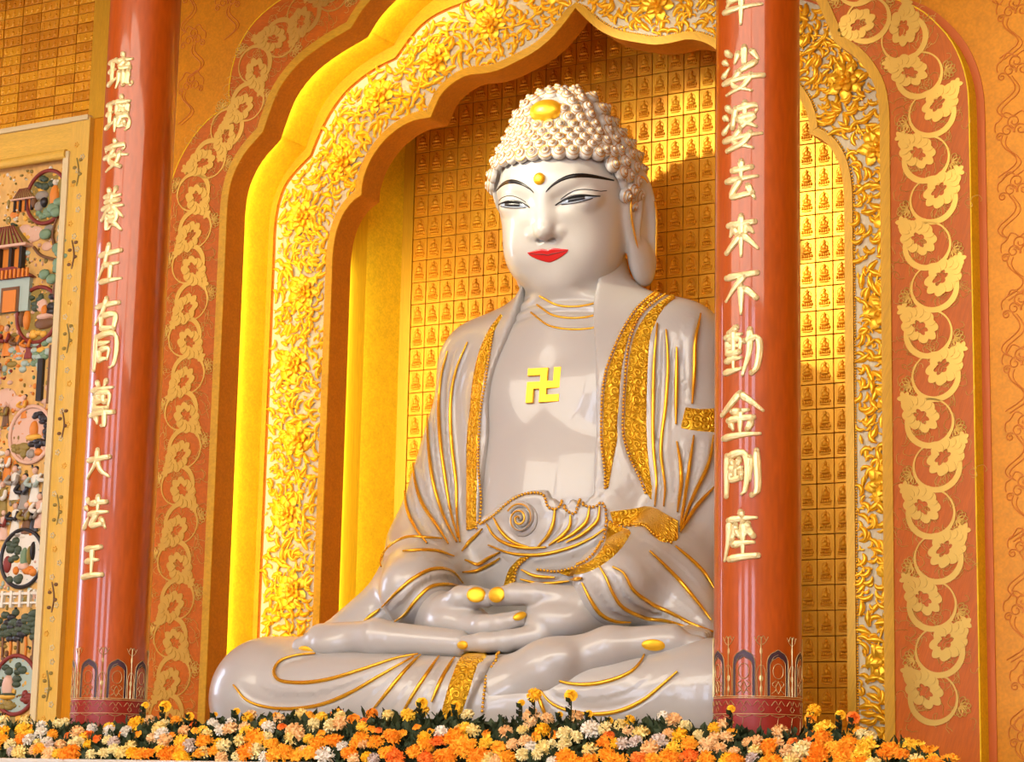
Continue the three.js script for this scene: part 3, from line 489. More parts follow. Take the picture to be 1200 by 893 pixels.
// ---- lotus-folded legs: the upturned foot on the left of the picture, the shin and foot on the right
function footL(x, y, z) {
  let d = cone(x, y, z, [-0.08, 2.31, 1.0], [-0.55, 2.345, 1.02], 0.07, 0.088);
  d = sm(d, cone(x, y, z, [-0.55, 2.345, 1.02], [-0.92, 2.35, 0.98], 0.088, 0.078), 0.05);
  d = sm(d, ell(x, y, z, -0.82, 2.315, 1.04, 0.12, 0.06, 0.06), 0.04);
  d = sm(d, cone(x, y, z, [-0.94, 2.325, 1.0], [-1.025, 2.305, 1.0], 0.06, 0.056), 0.03);
  for (let i = 1; i < 5; i++) d = sm(d, cone(x, y, z, [-0.93, 2.345 + i * 0.012, 0.99 - i * 0.055], [-1.03 + i * 0.014, 2.335 + i * 0.012, 0.985 - i * 0.058], 0.05 - i * 0.003, 0.046 - i * 0.004), 0.014);
  return d;
}
function legR(x, y, z) {
  let d = cone(x, y, z, [0.28, 2.06, 1.08], [0.52, 2.17, 1.12], 0.19, 0.135);
  d = sm(d, cone(x, y, z, [0.5, 2.17, 1.12], [0.8, 2.275, 1.06], 0.135, 0.092), 0.08);
  d = sm(d, cone(x, y, z, [0.8, 2.275, 1.06], [1.08, 2.315, 0.96], 0.092, 0.075), 0.06);
  d = sm(d, ell(x, y, z, 0.62, 2.22, 1.2, 0.07, 0.06, 0.06), 0.05);
  d = sm(d, cone(x, y, z, [1.08, 2.3, 0.98], [1.2, 2.285, 0.93], 0.055, 0.05), 0.03);
  for (let i = 1; i < 5; i++) d = sm(d, cone(x, y, z, [1.08, 2.33 + i * 0.008, 0.95 - i * 0.05], [1.19 - i * 0.012, 2.32 + i * 0.01, 0.9 - i * 0.055], 0.042, 0.036 - i * 0.002), 0.014);
  return d;
}
mesh('foot', fieldNormals(netMesh(footL, [-1.2, 2.15, 0.6], [0.05, 2.5, 1.18], 0.011), footL), bodyMat, statue);
mesh('leg', fieldNormals(netMesh(legR, [-0.15, 1.8, 0.6], [1.32, 2.5, 1.36], 0.0125), legR), bodyMat, statue);
// ---- hands in the lap: palms up, thumbs touching
const chain = (x, y, z, pts, k) => { let d = 9; for (let i = 1; i < pts.length; i++) d = sm(d, cone(x, y, z, pts[i - 1], pts[i], pts[i - 1][3], pts[i][3]), k); return d; };
function handA(x, y, z) {
  let d = cone(x, y, z, [-0.75, 2.58, 0.45], [-0.27, 2.46, 0.8], 0.13, 0.125);
  d = sm(d, ell(x, y, z, -0.17, 2.43, 0.85, 0.17, 0.1, 0.14), 0.06);
  d = sm(d, chain(x, y, z, [[-0.24, 2.5, 0.86, 0.075], [-0.12, 2.545, 0.92, 0.06], [-0.04, 2.55, 0.925, 0.053], [0.03, 2.54, 0.92, 0.048]], 0.02), 0.03);
  d = sm(d, chain(x, y, z, [[-0.1, 2.41, 0.93, 0.062], [0.06, 2.395, 0.985, 0.055], [0.16, 2.405, 0.985, 0.05], [0.24, 2.43, 0.96, 0.044]], 0.02), 0.03);
  for (let i = 1; i < 4; i++) d = sm(d, chain(x, y, z, [[-0.08, 2.4, 0.93 - i * 0.07, 0.058], [0.1, 2.375, 0.97 - i * 0.085, 0.052], [0.3 - i * 0.01, 2.39, 0.95 - i * 0.09, 0.042]], 0.02), 0.012);
  return d;
}
function handB(x, y, z) {
  let d = cone(x, y, z, [0.9, 2.6, 0.45], [0.5, 2.47, 0.8], 0.1, 0.12);
  d = sm(d, ell(x, y, z, 0.4, 2.42, 0.86, 0.18, 0.115, 0.14), 0.06);
  d = sm(d, chain(x, y, z, [[0.52, 2.52, 0.84, 0.072], [0.32, 2.55, 0.92, 0.058], [0.2, 2.555, 0.93, 0.054], [0.09, 2.545, 0.925, 0.048]], 0.02), 0.03);
  d = sm(d, chain(x, y, z, [[0.36, 2.345, 0.95, 0.062], [0.2, 2.318, 1.01, 0.052], [0.08, 2.312, 1.03, 0.048], [-0.04, 2.308, 1.02, 0.04]], 0.02), 0.03);
  for (let i = 1; i < 4; i++) d = sm(d, chain(x, y, z, [[0.34, 2.34, 0.93 - i * 0.07, 0.058], [0.15, 2.31, 1.0 - i * 0.085, 0.05], [-0.1 + i * 0.02, 2.305, 0.99 - i * 0.09, 0.04]], 0.02), 0.012);
  return d;
}
mesh('hand', fieldNormals(netMesh(handA, [-0.7, 2.22, 0.45], [0.38, 2.7, 1.1], 0.0095), handA), bodyMat, statue);
mesh('hand', fieldNormals(netMesh(handB, [-0.2, 2.22, 0.45], [0.92, 2.72, 1.12], 0.0095), handB), bodyMat, statue);
for (const [n, F, u, v, a, b, rz] of [['fingernail', handA, 558, 697, 0.05, 0.04, 0], ['fingernail', handB, 582, 697, 0.05, 0.04, 0], ['fingernail', handA, 609, 722, 0.036, 0.02, 0.5], ['fingernail', handB, 542, 756, 0.034, 0.022, 0.1], ['toenail', footL, 360, 762, 0.055, 0.024, -0.15], ['toenail', legR, 766, 756, 0.058, 0.028, -0.1]]) {
  const p = onSurface(F, u, v); if (!p) { console.log('no nail', u, v); continue; } const q = gradient(F, p), m = mesh(n, new THREE.SphereGeometry(1, 16, 10).scale(a, b, 0.014), M.gold, statue); m.position.copy(p); m.quaternion.setFromUnitVectors(V3(0, 0, 1), q).multiply(new THREE.Quaternion().setFromAxisAngle(V3(0, 0, 1), rz));
}
// ---- face: lips, eyes, brows, mark between the brows
const faceAt = (x, y, d) => { let z = 0.7; for (let i = 0; i < 300; i++) { const v = headLocal(x, y, z); if (v < 0.0005) break; z -= max(0.0007, v * 0.6); if (z < -0.3) break; } return fromHead(x, y, z + d); };
function facePatch(xs, up, low, rowsN, lift) { // between an upper and a lower curve
  const rows = []; for (let j = 0; j <= rowsN; j++) rows.push(xs.map((x) => { const t = j / rowsN; return faceAt(x, lerp(up(x), low(x), t), (j === 0 || j === rowsN) ? -0.003 : lift); })); return ribbon(rows);
}
const span = (a, b, n) => Array.from({ length: n + 1 }, (_, i) => lerp(a, b, i / n));
const ink = std(0x0b0a0c, 0.3), lipRed = phys(0xb50f12, 0.3, 0, { clearcoat: 0.5 }), eyeWhite = phys(0x8d97a6, 0.15, 0, { clearcoat: 0.6 });
mesh('lips', facePatch(span(-0.118, 0.118, 36), (x) => { const t = abs(x) / 0.118; return -0.154 + 0.03 * pow(1 - t, 0.8) * (1 + 0.25 * sin(min(t * 3.4, PI))) - 0.008 * exp(-pow(x / 0.018, 2)) + 0.012 * t * t; }, (x) => { const t = abs(x) / 0.118; return -0.154 - 0.056 * sqrt(max(0, 1 - pow(t, 1.7))) * (1 - 0.35 * t) + 0.012 * t * t; }, 12, 0.004), lipRed, statue);
for (const s of [-1, 1]) {
  const X = (a) => s * a, q = (x) => (abs(x) - 0.075) / 0.22, up = (x) => 0.1 + 0.03 * sin(PI * pow(clamp(q(x), 0, 1), 0.9)) + 0.022 * q(x), low = (x) => 0.1 - 0.008 * sin(PI * clamp(q(x), 0, 1)) + 0.022 * q(x);
  const xs = span(X(0.075), X(0.295), 24);
  mesh('eye', facePatch(xs, up, low, 5, 0.003), eyeWhite, statue);
  mesh('iris', facePatch(span(X(0.14), X(0.232), 10), (x) => up(x) - 0.001, (x) => low(x) + 0.004, 4, 0.006), ink, statue);
  mesh('lash_line', taperTube(xs.map((x) => faceAt(x, up(x), 0.004)), (t) => 0.0035 + 0.003 * sin(PI * t), 40, 6), ink, statue);
  mesh('lash_line', taperTube(xs.filter((x) => abs(x) > 0.1 && abs(x) < 0.275).map((x) => faceAt(x, low(x), 0.003)), () => 0.0022, 30, 5), ink, statue);
  mesh('lid_line', taperTube(span(X(0.1), X(0.315), 20).map((x) => faceAt(x, up(x) + 0.012 + 0.018 * sin(PI * clamp((abs(x) - 0.1) / 0.26, 0, 1)), 0.002)), () => 0.0022, 30, 5), ink, statue);
  const bx = span(X(0.035), X(0.345), 30), bq = (x) => (abs(x) - 0.035) / 0.31, bm = (x) => 0.178 + 0.068 * sin(PI * pow(bq(x), 0.85) * 0.93) - 0.0 * bq(x), bw = (x) => 0.002 + 0.0125 * pow(sin(PI * clamp(bq(x) * 0.9 + 0.06, 0, 1)), 0.8);
  mesh('eyebrow', facePatch(bx, (x) => bm(x) + bw(x), (x) => bm(x) - bw(x), 4, 0.003), ink, statue);
}
mesh('mouth_line', taperTube(span(-0.112, 0.112, 30).map((x) => { const t = abs(x) / 0.118; return faceAt(x, -0.158 - 0.006 * exp(-pow(x / 0.02, 2)) + 0.012 * t * t, 0.0045); }), (t) => 0.0012 + 0.002 * sin(PI * t), 50, 5), std(0x5a0508, 0.5), statue);
{ const p = faceAt(0, 0.25, 0.004), n = dirHead(0, 0, 1); const m = mesh('forehead_mark', new THREE.SphereGeometry(0.034, 18, 12), M.gold, statue); m.position.copy(p); m.scale.z = 0.7; }
// ---- snail curls in rows over the hair and the raised crown
{
  const beehive = new THREE.LatheGeometry([[0.0, 0.92], [0.16, 0.9], [0.26, 0.8], [0.3, 0.66], [0.42, 0.66], [0.56, 0.58], [0.62, 0.42], [0.72, 0.4], [0.86, 0.3], [0.95, 0.12], [0.96, -0.1], [0.9, -0.3]].map(([x, y]) => new THREE.Vector2(x, y)), 14);
  const sp = []; for (let i = 0; i <= 44; i++) { const t = i / 44, a = t * 2 * PI * 2.6, rr = lerp(0.93, 0.06, pow(t, 0.9)); sp.push(V3(cos(a) * rr, lerp(0.22, 0.95, pow(t, 0.85)), sin(a) * rr)); }
  const spiral = tube(sp, 0.05, 60, 4);
  mesh('hair_cap', (() => { const f = (x, y, z) => { const [a, b, c] = toHead(x, y, z); const phi = abs(atan2(a, c + 0.09)), lim = thMax(phi), th = Math.acos(clamp((b - 0.2) / (hypot3(a, b - 0.2, c + 0.09) + 1e-6), -1, 1)); return max(hairLocal(a, b, c) - 0.012, (th - lim) * 0.4); }; const g = netMesh(f, [-0.6, 4.4, -0.75], [0.6, 5.75, 0.7], 0.02); g.computeVertexNormals(); return g; })(), bodyMat, statue);
  function thMax(phi) { const T = [[0, 64], [0.6, 66], [0.9, 70], [1.08, 84], [1.22, 106], [1.45, 114], [1.7, 118], [3.2, 126]]; for (let i = 1; i < T.length; i++) if (phi <= T[i][0]) return lerp(T[i - 1][1], T[i][1], (phi - T[i - 1][0]) / (T[i][0] - T[i - 1][0])) * PI / 180; return 2.2; }
  const K = 11, r = rng(12);
  for (let k = 0; k <= K; k++) {
    const t = (k + 0.15) / (K + 0.15), th0 = t * 1.4, n = max(1, Math.round(2 * PI * 0.47 * sin(min(th0, 1.5)) / 0.09)) + (k === 0 ? 0 : 2);
    for (let i = 0; i < n; i++) {
      let phi = ((i + (k % 2) * 0.5) / n) * 2 * PI; if (phi > PI) phi -= 2 * PI;
      const th = t * thMax(abs(phi)), d = [sin(th) * sin(phi), cos(th), sin(th) * cos(phi)];
      let q = 1.1; for (let s = 0; s < 200; s++) { const v = hairLocal(d[0] * q, 0.2 + d[1] * q, -0.09 + d[2] * q); if (v < 0.012) break; q -= max(0.001, (v - 0.012) * 0.5); }
      const x = d[0] * q, y = 0.2 + d[1] * q, z = -0.09 + d[2] * q; if (hypot(x, (y - 0.6) * 1.2) < 0.09 && z > 0) continue; if (phi < -0.85 && th > 1.58) continue;
      const e = 0.004, nl = V3(hairLocal(x + e, y, z) - hairLocal(x - e, y, z), hairLocal(x, y + e, z) - hairLocal(x, y - e, z), hairLocal(x, y, z + e) - hairLocal(x, y, z - e)).normalize(), nw = dirHead(nl.x, nl.y, nl.z);
      const c = mesh('hair_curl', beehive, bodyMat, statue); c.position.copy(fromHead(x, y, z)); c.quaternion.setFromUnitVectors(V3(0, 1, 0), nw).multiply(new THREE.Quaternion().setFromAxisAngle(V3(0, 1, 0), r() * 6.28)); c.scale.setScalar(0.0445 + 0.003 * r());
      if (phi > -1.9 && phi < 2.6) mesh('curl_line', spiral, M.goldLine, c);
    }
  }
  const jp = (() => { let z = 0.7; while (hairLocal(0, 0.6, z) > 0 && z > -0.2) z -= 0.002; return fromHead(0, 0.6, z + 0.01); })();
  const j = mesh('crown_jewel', new THREE.SphereGeometry(1, 24, 16).scale(0.1, 0.066, 0.06), M.gold, statue); j.position.copy(jp); j.rotation.x = -0.25;
}
// ---- emblem on the chest and the curled knot at the waist
{
  const c = 0.038, e = 0.001, cells = []; const p = onSurface(torsoF, 638, 452), n = gradient(torsoF, p);
  const R = [[2, 0, 3, 5], [0, 2, 5, 3], [0, 4, 2, 5], [4, 2, 5, 5], [2, 0, 5, 1], [0, 0, 1, 3]]; // x0,y0,x1,y1 on a 5 x 5 grid, y up
  const s = new THREE.Shape([[0, 0], [1, 0], [1, 2], [2, 2], [2, 0], [5, 0], [5, 1], [3, 1], [3, 2], [5, 2], [5, 5], [4, 5], [4, 3], [3, 3], [3, 5], [0, 5], [0, 4], [2, 4], [2, 3], [0, 3]].map(([x, y]) => new THREE.Vector2((x - 2.5) * c, (y - 2.5) * c)));
  const g = new THREE.ExtrudeGeometry(s, { depth: 0.02, bevelEnabled: true, bevelSize: 0.002, bevelThickness: 0.003, bevelSegments: 1 });
  const m = mesh('chest_emblem', g, M.gold, statue); m.position.copy(p).addScaledVector(n, -0.004); m.quaternion.setFromUnitVectors(V3(0, 0, 1), n);
  const k = onSurface(robeF, 613, 609), kn = gradient(robeF, k), q = new THREE.Quaternion().setFromUnitVectors(V3(0, 0, 1), kn), pts = [];
  for (let i = 0; i <= 60; i++) { const t = i / 60, a = -t * 2 * PI * 2.35 + 2.6, rr = lerp(0.088, 0.006, pow(t, 0.85)); pts.push(V3(cos(a) * rr, sin(a) * rr, 0.015 + t * 0.02)); }
  const knot = mesh('waist_knot', merge([taperTube(pts, (t) => 0.02 - 0.006 * t, 120, 8), new THREE.SphereGeometry(1, 20, 10).scale(0.09, 0.09, 0.02)]), bodyMat, statue); knot.position.copy(k); knot.quaternion.copy(q);
  mesh('knot_line', taperTube(pts.map((v) => V3(v.x * 1.0, v.y * 1.0, v.z + 0.017)), () => 0.006, 120, 5), M.goldLine, knot);
}
// ---- neck rings in gold
for (const l of [[[632, 347], [655, 358], [690, 357], [728, 340]], [[629, 357], [650, 370], [690, 371], [733, 352]], [[622, 366], [645, 382], [690, 385], [728, 372]]]) { const r = smoothLine(l, 24).map((q) => onSurface((x, y, z) => sm(torsoF(x, y, z), headF(x, y, z), 0.04), q.x, q.y)).filter(Boolean); if (r.length > 4) mesh('neck_line', tube(r, 0.006, 60, 5), M.goldLine, statue); }
// ---- gold lines along the rim of the ear
{ const pts = [], e = []; for (let i = 0; i <= 50; i++) { const a = lerp(-0.55, PI * 2 - 1.1, i / 50), y = 0.86 * 0.305 * cos(a), z = 0.86 * (0.1 + 0.025 * smooth(-0.12, 0.12, y)) * sin(a); pts.push(fromHead(0.385 + 0.024 + 0.38 * (0.06 - z), y - 0.07, z - 0.07)); } mesh('ear_line', tube(pts, 0.006, 120, 5), M.goldLine, statue); }
// ---------------------------------------------------------------- two red lacquered columns with raised gilt calligraphy
const CR = 0.19;
// strokes on a 100 x 100 grid, y down; strokes split by ';', points by ' '
const GLYPHS = {
  liu: '5,22 38,18;6,47 36,44;2,82 40,70;21,20 20,76;62,4 68,14;44,24 96,20;70,24 52,40 88,42;80,32 92,46;52,54 50,78 42,96;68,54 68,90;84,52 84,88 98,92 98,82',
  li: '5,20 36,16;6,46 34,42;2,82 38,70;20,18 20,76;66,2 68,12;44,18 96,16;56,26 82,44;82,26 56,44;52,24 52,48 88,48;88,24 88,48;48,60 46,96;48,60 92,58 92,92 84,96;70,52 58,82 82,80;76,72 86,86',
  an: '50,2 54,14;14,22 12,36;14,24 88,20 80,34;48,30 30,64 74,88;70,44 58,74 18,98;6,54 96,50',
  yang: '36,2 42,12;66,0 58,12;18,18 84,16;24,30 78,28;50,14 50,42;8,44 94,40;48,40 8,68;52,42 94,66;36,56 36,94 52,86;36,56 68,54 68,74 38,74;38,64 66,64;60,78 92,96',
  zuo: '12,26 92,18;50,2 36,46 6,84;32,52 86,48;60,52 58,88;22,92 98,86',
  you: '8,24 94,16;52,2 36,44 4,74;36,54 34,94;36,54 84,52 82,92;36,90 82,88',
  tong: '14,8 10,96;14,10 88,6 88,88 76,94;30,28 70,26;34,46 34,74;34,46 68,44 66,72;34,72 66,70',
  zun: '32,2 40,12;68,0 60,12;10,18 92,14;24,28 22,58;24,28 78,26 78,56;42,28 38,44;58,28 60,42 70,44;24,42 76,40;24,56 78,54;4,68 98,64;66,58 66,94 56,90;34,74 42,86',
  da: '8,36 94,28;50,4 44,46 6,94;50,42 66,72 96,92',
  fa: '14,8 24,18;6,32 18,40;4,90 24,62;34,22 92,18;62,2 62,50;28,52 98,46;60,52 38,84 84,80;76,66 92,92',
  wang: '18,14 86,10;24,48 78,44;50,14 50,86;6,90 96,84',
  mou: '44,4 24,32 70,28;58,16 74,34;26,40 12,56;18,46 84,42;4,66 98,60;52,34 50,98',
  suo: '14,6 26,16;6,26 18,34;4,56 22,42;58,2 58,40;44,14 36,34;74,12 88,30;82,36 42,54;48,52 30,78 74,96;72,62 56,84 14,98;6,72 98,64',
  po: '14,6 26,16;6,26 18,34;4,58 22,42;38,12 30,52;38,14 88,10 84,24;60,2 60,34;42,34 82,30 50,54;46,38 86,54;48,58 32,80 78,98;72,66 56,86 16,98;6,76 98,68',
  qu: '26,22 80,18;52,2 52,44;8,46 96,40;50,46 24,84 82,80;70,62 88,94',
  lai: '14,22 88,18;52,2 52,98;30,28 20,48;32,34 42,46;70,26 62,46;72,34 84,44;48,50 8,86;56,48 96,82',
  bu: '8,14 94,8;60,14 6,66;52,36 52,98;62,42 92,64',
  dong: '40,2 16,12;6,20 54,16;30,8 30,86;12,28 12,52;12,28 48,26 48,50;12,40 48,38;12,52 48,50;8,66 54,62;4,88 56,82;62,30 96,26 92,84 80,92;76,8 74,50 56,96',
  jin: '50,2 4,44;50,4 98,40;32,40 68,38;22,58 78,54;50,40 50,88;28,66 34,78;74,64 66,78;8,94 92,88',
  gang: '10,10 8,94;10,12 62,8 62,88 54,92;24,22 30,32;48,20 42,32;18,38 56,36;36,38 36,58;22,46 22,60 52,58;52,44 52,60;76,16 76,64;94,2 94,90 82,94',
  zuo4: '52,2 56,12;16,18 94,14;18,20 14,60 2,96;38,28 26,56;38,38 48,52;72,26 60,54;72,36 86,50;30,66 88,62;58,24 58,88;18,94 98,88',
};
const onColumn = (x, y, z) => V3((CR + z) * sin(x / CR), y, (CR + z) * cos(x / CR));
function wrap(g) { const P = g.attributes.position; for (let i = 0; i < P.count; i++) { const q = onColumn(P.getX(i), P.getY(i), P.getZ(i)); P.setXYZ(i, q.x, q.y, q.z); } g.computeVertexNormals(); return g; }
function glyph(code, w, h) {
  const out = [];
  code.split(';').forEach((s, k) => {
    const pts = s.split(' ').map((q) => { const [x, y] = q.split(',').map(Number); return V3((x / 100 - 0.5) * w, (0.5 - y / 100) * h, 0.004); });
    if (pts.length === 2) pts.splice(1, 0, pts[0].clone().lerp(pts[1], 0.5).add(V3(0, (k % 2 ? 1 : -1) * 0.002, 0)));
    const R = 0.0155, end = k % 3 === 0 ? 0.85 : 0.45;
    const g = taperTube(pts, (t) => R * (t < 0.12 ? 0.85 + t * 3.5 : lerp(1.15, end, (t - 0.12) / 0.88)), pts.length * 5, 8); g.scale(1, 1, 0.6);
    const capA = new THREE.SphereGeometry(R * 0.9, 8, 6).scale(1, 1, 0.75).translate(pts[0].x, pts[0].y, 0.003), e = pts[pts.length - 1], capB = new THREE.SphereGeometry(R * end * 1.02, 8, 6).scale(1, 1, 0.75).translate(e.x, e.y, 0.003);
    out.push(g, capA, capB);
  });
  return wrap(merge(out));
}
function column(x, label, text) {
  const t = thing('red_column', label, 'column', V3(x, 1.7, 1.6), 'lacquered columns flanking the statue');
  const H = 6.3; mesh('shaft', new THREE.CylinderGeometry(CR, CR, H, 96, 1).translate(0, H / 2, 0), M.lacquer, t);
  for (const [key, y, w, h] of text) { const m = mesh('gilt_character', glyph(GLYPHS[key], w, h), M.paleGold, t); m.position.y = y - 1.7; }
  // painted and gilt foot: arched panels, small pillars, a scroll row
  const dark = std(0x3a2030, 0.5), red = std(0x8e1a0c, 0.45), gl = phys(0xd8c48a, 0.35, 0.5), n = 8, step = 2 * PI * CR / n;
  const flat = (rows) => wrap(ribbon(rows.map((r) => r.map(([a, b, c]) => V3(a, b, c || 0.0012)))));
  const line = (pts, r) => wrap(tube(pts.map(([a, b]) => V3(a, b, 0.002)), r || 0.0016, pts.length * 3, 4));
  mesh('foot_band', new THREE.CylinderGeometry(CR + 0.0008, CR + 0.0008, 0.3, 96, 1, true).translate(0, 0.15, 0), red, t);
  const archAt = (cx, w, y0, yk, yt, m) => { const p = []; for (let i = 0; i <= m; i++) { const a = i / m; p.push([cx - w, lerp(y0, yk, a)]); } for (let i = 1; i <= 10; i++) { const a = i / 10 * PI; p.push([cx - w * cos(a), yk + (yt - yk) * pow(sin(a), 0.8) + (i === 5 ? 0.006 : 0)]); } for (let i = 1; i <= m; i++) p.push([cx + w, lerp(yk, y0, i / m)]); return p; };
  for (let i = -3; i <= 4; i++) {
    const cx = (i + 0.12) * step;
    const o = archAt(cx, 0.05, 0.31, 0.44, 0.5, 4), inn = archAt(cx, 0.037, 0.31, 0.43, 0.47, 4);
    mesh('arch_panel', flat([o.map(([a, b]) => [a, b]), inn]), dark, t);
    mesh('arch_line', merge([line(o), line(inn, 0.001), line([...Array(13)].map((_, k) => { const a = k / 12 * 2 * PI; return [cx + 0.024 * cos(a), 0.415 + 0.032 * sin(a)]; })), ...[-1, 1].flatMap((s) => [line([[cx + s * 0.03, 0.32], [cx + s * 0.01, 0.34], [cx + s * 0.028, 0.36], [cx + s * 0.012, 0.375]]), line([[cx, 0.32], [cx + s * 0.012, 0.345], [cx, 0.372]])]), line([[cx - 0.03, 0.46], [cx - 0.02, 0.475], [cx, 0.485]], 0.001)]), gl, t);
    const px = cx + step / 2;
    mesh('pillar_motif', merge([line([[px - 0.016, 0.31], [px - 0.016, 0.42], [px, 0.445], [px + 0.016, 0.42], [px + 0.016, 0.31]]), line([[px, 0.31], [px, 0.56]], 0.003), wrap(blob(px, 0.385, 0.001, 0.009, 0.014, 0.002, 8)), wrap(blob(px, 0.34, 0.001, 0.006, 0.018, 0.002, 8)), wrap(blob(px, 0.5, 0.001, 0.006, 0.016, 0.002, 8)), line([[px - 0.03, 0.56], [px - 0.016, 0.535], [px, 0.525], [px + 0.016, 0.535], [px + 0.03, 0.56]]), line([[px - 0.02, 0.545], [px - 0.008, 0.565], [px, 0.55], [px + 0.008, 0.565], [px + 0.02, 0.545]])]), gl, t);
    for (const s of [0, 1]) { const q = cx + s * step / 2, w = 0.032; mesh('scroll_motif', merge([line([[q - w, 0.27], [q - w * 0.4, 0.29], [q, 0.272], [q + w * 0.4, 0.29], [q + w, 0.27]]), line([[q - 0.012, 0.255], [q, 0.268], [q + 0.012, 0.255], [q, 0.243], [q - 0.012, 0.255]], 0.0012), line([[q - w, 0.23], [q, 0.222], [q + w, 0.23]]), line([[q, 0.22], [q - 0.01, 0.15], [q - 0.004, 0.08]], 0.0012)]), gl, t); }
  }
  mesh('foot_line', merge([0.31, 0.302, 0.235].map((y) => new THREE.TorusGeometry(CR + 0.0015, 0.0016, 5, 96).rotateX(PI / 2).translate(0, y, 0))), gl, t);
  return t;
}
column(-1.795, 'red lacquered column with gilt characters at the left of the statue, beside the relief mural', [['liu', 5.31, 0.17, 0.2], ['li', 5.07, 0.17, 0.2], ['an', 4.845, 0.17, 0.17], ['yang', 4.545, 0.16, 0.24], ['zuo', 4.255, 0.17, 0.22], ['you', 3.985, 0.17, 0.18], ['tong', 3.79, 0.165, 0.2], ['zun', 3.505, 0.165, 0.26], ['da', 3.2, 0.16, 0.16], ['fa', 2.945, 0.16, 0.18], ['wang', 2.695, 0.14, 0.19]]);
column(1.795, 'red lacquered column with gilt characters standing in front of the statue, at its right', [['mou', 5.11, 0.2, 0.23], ['suo', 4.785, 0.21, 0.22], ['po', 4.525, 0.2, 0.22], ['qu', 4.27, 0.17, 0.19], ['lai', 4.02, 0.17, 0.19], ['bu', 3.765, 0.17, 0.2], ['dong', 3.5, 0.17, 0.23], ['jin', 3.215, 0.21, 0.21], ['gang', 2.96, 0.165, 0.21], ['zuo4', 2.69, 0.165, 0.22]]);
